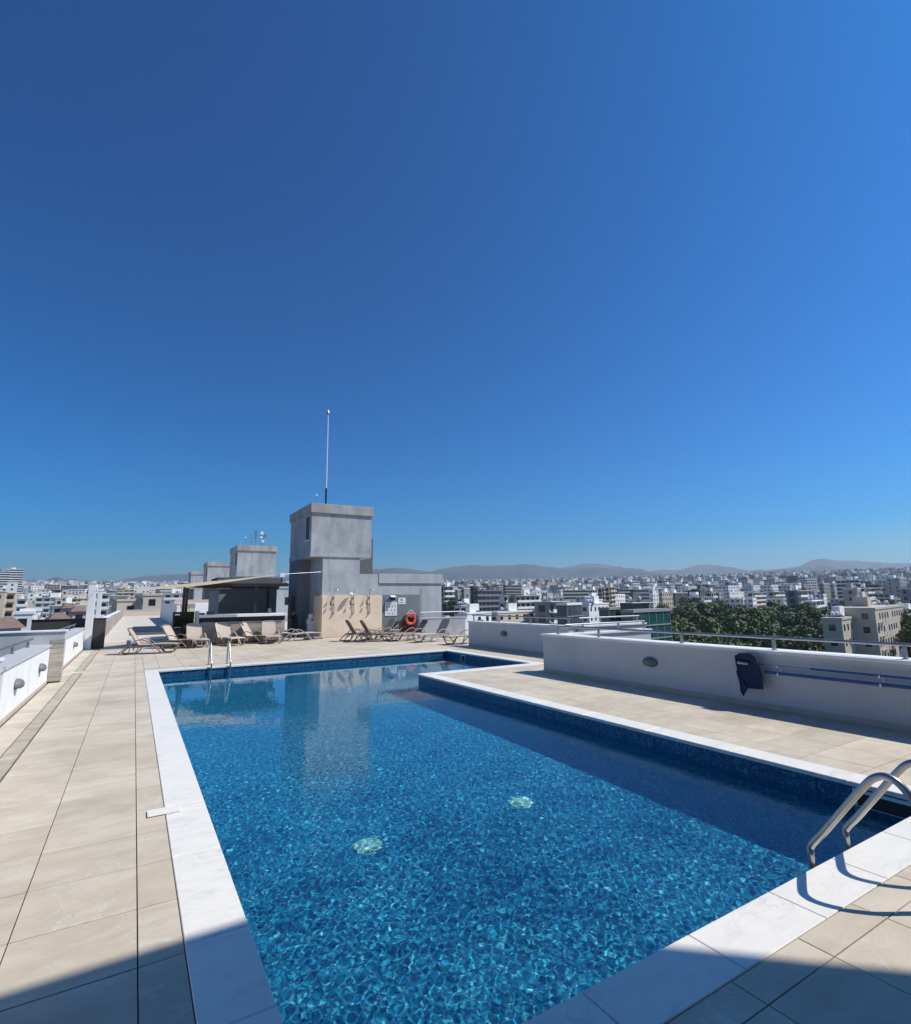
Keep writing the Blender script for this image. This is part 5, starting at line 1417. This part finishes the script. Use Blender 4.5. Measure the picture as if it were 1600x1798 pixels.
def tree_proto(kind, seed):
    rg = random.Random(seed); t = empty('tree'); tr = MB(); lv = MB()
    if kind == 'broad':
        H = 10; tr.tube([(0, 0, -.5), (.1, 0, 1.8), (0, .2, 4.5), (.2, .1, 7)], [.38, .30, .2, .08], 7)
        lobes = [((rg.gauss(0, 1.9), rg.gauss(0, 1.9), rg.uniform(4.2, 8.2)), (rg.uniform(1.4, 2.4), rg.uniform(1.1, 1.8))) for _ in range(13)]
        for c, r in lobes[:6]: tr.tube([(0, .1, 3), (c[0] * .6, c[1] * .6, c[2] - 1.2), c], [.15, .09, .03], 5)
        leaf_cloud(lv, lobes, 3200, .30, rg)
    elif kind == 'tall':
        tr.tube([(0, 0, -.5), (.2, .1, 4), (0, .2, 8), (.1, 0, 13)], [.42, .32, .22, .06], 7)
        lobes = [((rg.gauss(0, 1.6), rg.gauss(0, 1.6), rg.uniform(5, 13.4)), (rg.uniform(1.1, 2.1), rg.uniform(1.0, 2.0))) for _ in range(17)]
        for c, r in lobes[:8]: tr.tube([(0, .1, c[2] - 3), (c[0] * .6, c[1] * .6, c[2] - 1), c], [.13, .08, .03], 5)
        leaf_cloud(lv, lobes, 3800, .30, rg)
    else:
        tr.tube([(0, 0, -.5), (0, 0, 3), (0, 0, 8)], [.18, .14, .04], 6)
        lobes = [((rg.gauss(0, .15), rg.gauss(0, .15), z), (.95 * (1 - abs(z - 4) / 8), 1.0)) for z in (1.6, 2.6, 3.6, 4.6, 5.6, 6.6, 7.6)]
        leaf_cloud(lv, lobes, 1200, .22, rg)
    tr.build('trunk', M['bark'], t, smooth=True); lv.build('crown', M[{'broad': 'leaf_mid', 'tall': 'leaf_pine', 'cypress': 'leaf_dark'}[kind]], t)
    return t
protos = {k: [tree_proto(k, s) for s in ss] for k, ss in (('broad', (1, 2, 3)), ('tall', (4, 5, 6)), ('cypress', (7, 8)))}
dark = {}
for k in ('broad', 'tall'):
    for p in protos[k]:
        me = [c for c in p.children if c.name.startswith('crown')][0].data.copy(); me.materials[0] = M['leaf_dark']; dark[p.name] = me
placed = set(); TC = {}
def place_tree(kind, x, y, s, where, group, rg, darkc=False):
    p = rg.choice(protos[kind]); darkc = darkc and kind != 'cypress'
    if p.name not in placed: t = p; placed.add(p.name)
    else:
        t = copy_tree(p)
    t.location = (x, y, ground_z(x, y) - .3); t.rotation_euler = (0, 0, rg.uniform(0, 6.28)); t.scale = (s * rg.uniform(.9, 1.15), s * rg.uniform(.9, 1.15), s)
    if darkc:
        for c in t.children:
            if c.name.startswith('crown'): c.data = dark[p.name]
    nm = {'broad': 'round tree', 'tall': 'tall loose tree', 'cypress': 'slim dark cypress'}[kind]
    nm = ('dark ' if darkc else ('' if kind == 'cypress' else 'olive green ')) + nm
    key = (nm, where); TC[key] = TC.get(key, 0) + 1
    pre = '' if TC[key] == 1 else words[min(TC[key] - 1, 11)] + ' '
    tag(t, pre + nm + ' ' + where, 'tree', group)
rg = random.Random(33)
cand = []
n = 0; tr_ = 0
while n < 104 and tr_ < 4000:
    tr_ += 1
    px = rg.uniform(1158, 1478); r = rg.uniform(118, 330)
    if px > 1430 and r > 125 and r < 190: continue
    P = at(px, 1050, r)
    if any((P[0] - a) ** 2 + (P[1] - b) ** 2 < 4.6 ** 2 for _, _, a, b in cand): continue
    if not free(P[0], P[1], 2.5, .5): continue
    cand.append((r, px, P[0], P[1])); n += 1
cand.sort()
def park_where(px, r):
    a = ['at the left end of the park', 'in the left half of the park', 'in the middle of the park', 'in the right half of the park', 'at the right end of the park'][min(4, int((px - 1158) / 64))]
    return a + (', front' if r < 190 else (', middle depth' if r < 260 else ', far side'))
for (r, px, x, y) in cand:
    k = 'tall' if rg.random() < .55 else 'broad'
    place_tree(k, x, y, rg.uniform(1.05, 1.5) * (1.0 if k == 'tall' else 1.3), park_where(px, r), 'trees of the park', rg, rg.random() < .35)
# trees around the town
for (px, r, k, s) in ((118, 175, 'broad', 1.1), (124, 180, 'broad', 1.2), (131, 185, 'broad', 1.1), (138, 190, 'broad', 1.2), (144, 182, 'broad', 1.1), (186, 150, 'broad', 1.15), (192, 155, 'broad', 1.2), (204, 165, 'broad', .8), (18, 150, 'broad', 1.2), (60, 150, 'broad', 1.1), (70, 160, 'broad', 1.2), (80, 120, 'cypress', 1.4), (86, 116, 'broad', .9), (94, 150, 'broad', 1),
                      (54, 190, 'broad', 1.2), (44, 210, 'broad', 1.2), (4, 110, 'broad', 1.1), (14, 105, 'broad', 1), (76, 100, 'broad', .9), (104, 120, 'broad', .8), (1592, 190, 'tall', 1.5), (1600, 170, 'tall', 1.4), (1610, 200, 'tall', 1.5), (1588, 215, 'tall', 1.3), (1596, 150, 'broad', 1.5), (1450, 210, 'tall', 1.2), (1440, 230, 'tall', 1.2), (800, 300, 'tall', 1.6), (804, 330, 'tall', 1.5), (1172, 200, 'tall', 1.5)):
    P = at(px, 1050, r); place_tree(k, P[0], P[1], s, place_name(px), 'trees in the town', rg, True)
n = 0; tr_ = 0
while n < 130 and tr_ < 5000:
    tr_ += 1
    px = rg.choice([rg.uniform(-40, 330), rg.uniform(775, 1640)]); r = rg.uniform(120, 900)
    if px > 770 and r < 190: continue
    P = at(px, 1050, r)
    if not free(P[0], P[1], 2.2, .3): continue
    BUILT.append((P[0], P[1], 2)); place_tree(rg.choice(['broad', 'broad', 'tall', 'cypress']), P[0], P[1], rg.uniform(.7, 1.25), place_name(px), 'trees in the town', rg, rg.random() < .5); n += 1

for ps in protos.values():
    for p in ps:
        if p.name not in placed:
            for c in list(p.children): bpy.data.objects.remove(c)
            bpy.data.objects.remove(p)

# wooded gaps of the far town, read as one mass
rs = np.random.default_rng(5); vs = []; fs = []
for _ in range(5200):
    px = rs.uniform(-160, 1780); r = 300 + 4200 * rs.uniform(0, 1) ** 1.1
    if in_park(px, r): continue
    P = at(px, 1050, r)
    if r < 1000 and not free(P[0], P[1], 3, 0): continue
    g = ground_z(P[0], P[1]); q = rs.uniform(2.2, 4.5); h = rs.uniform(4, 8); n = len(vs); m_ = 6
    for zz, f in ((0, .75), (.45, 1.0), (.8, .7)):
        for j in range(m_):
            a = 2 * math.pi * j / m_ + zz; k_ = q * f * rs.uniform(.75, 1.2); vs.append((P[0] + k_ * math.cos(a), P[1] + k_ * math.sin(a), g + h * zz - .5))
    vs.append((P[0], P[1], g + h))
    for L in range(2):
        for j in range(m_): fs.append((n + L * m_ + j, n + L * m_ + (j + 1) % m_, n + (L + 1) * m_ + (j + 1) % m_, n + (L + 1) * m_ + j))
    for j in range(m_): fs.append((n + 2 * m_ + j, n + 2 * m_ + (j + 1) % m_, n + 3 * m_))
mb = MB(); mb.v = vs; mb.f = fs; mb.build('distant_trees', M['leaf_dark'], kind='stuff')

# added unseen block behind the viewer, cuts sky light on the near deck
t = empty('added_rear_block', (-9, -12, 0), 0, 'tall block added out of view behind the viewer to hold back sky light', 'building')
MB().box((0, 0, 0), (24, 7, 8.6)).build('wall', M['grey_render'], t)
for k in range(2):
    for i in range(7):
        MB().box((1.2 + i * 3.3, 7.002, 1.0 + k * 3.2), (3.2 + i * 3.3, 7.05, 2.7 + k * 3.2)).build('window', M['glass_dark'], t)
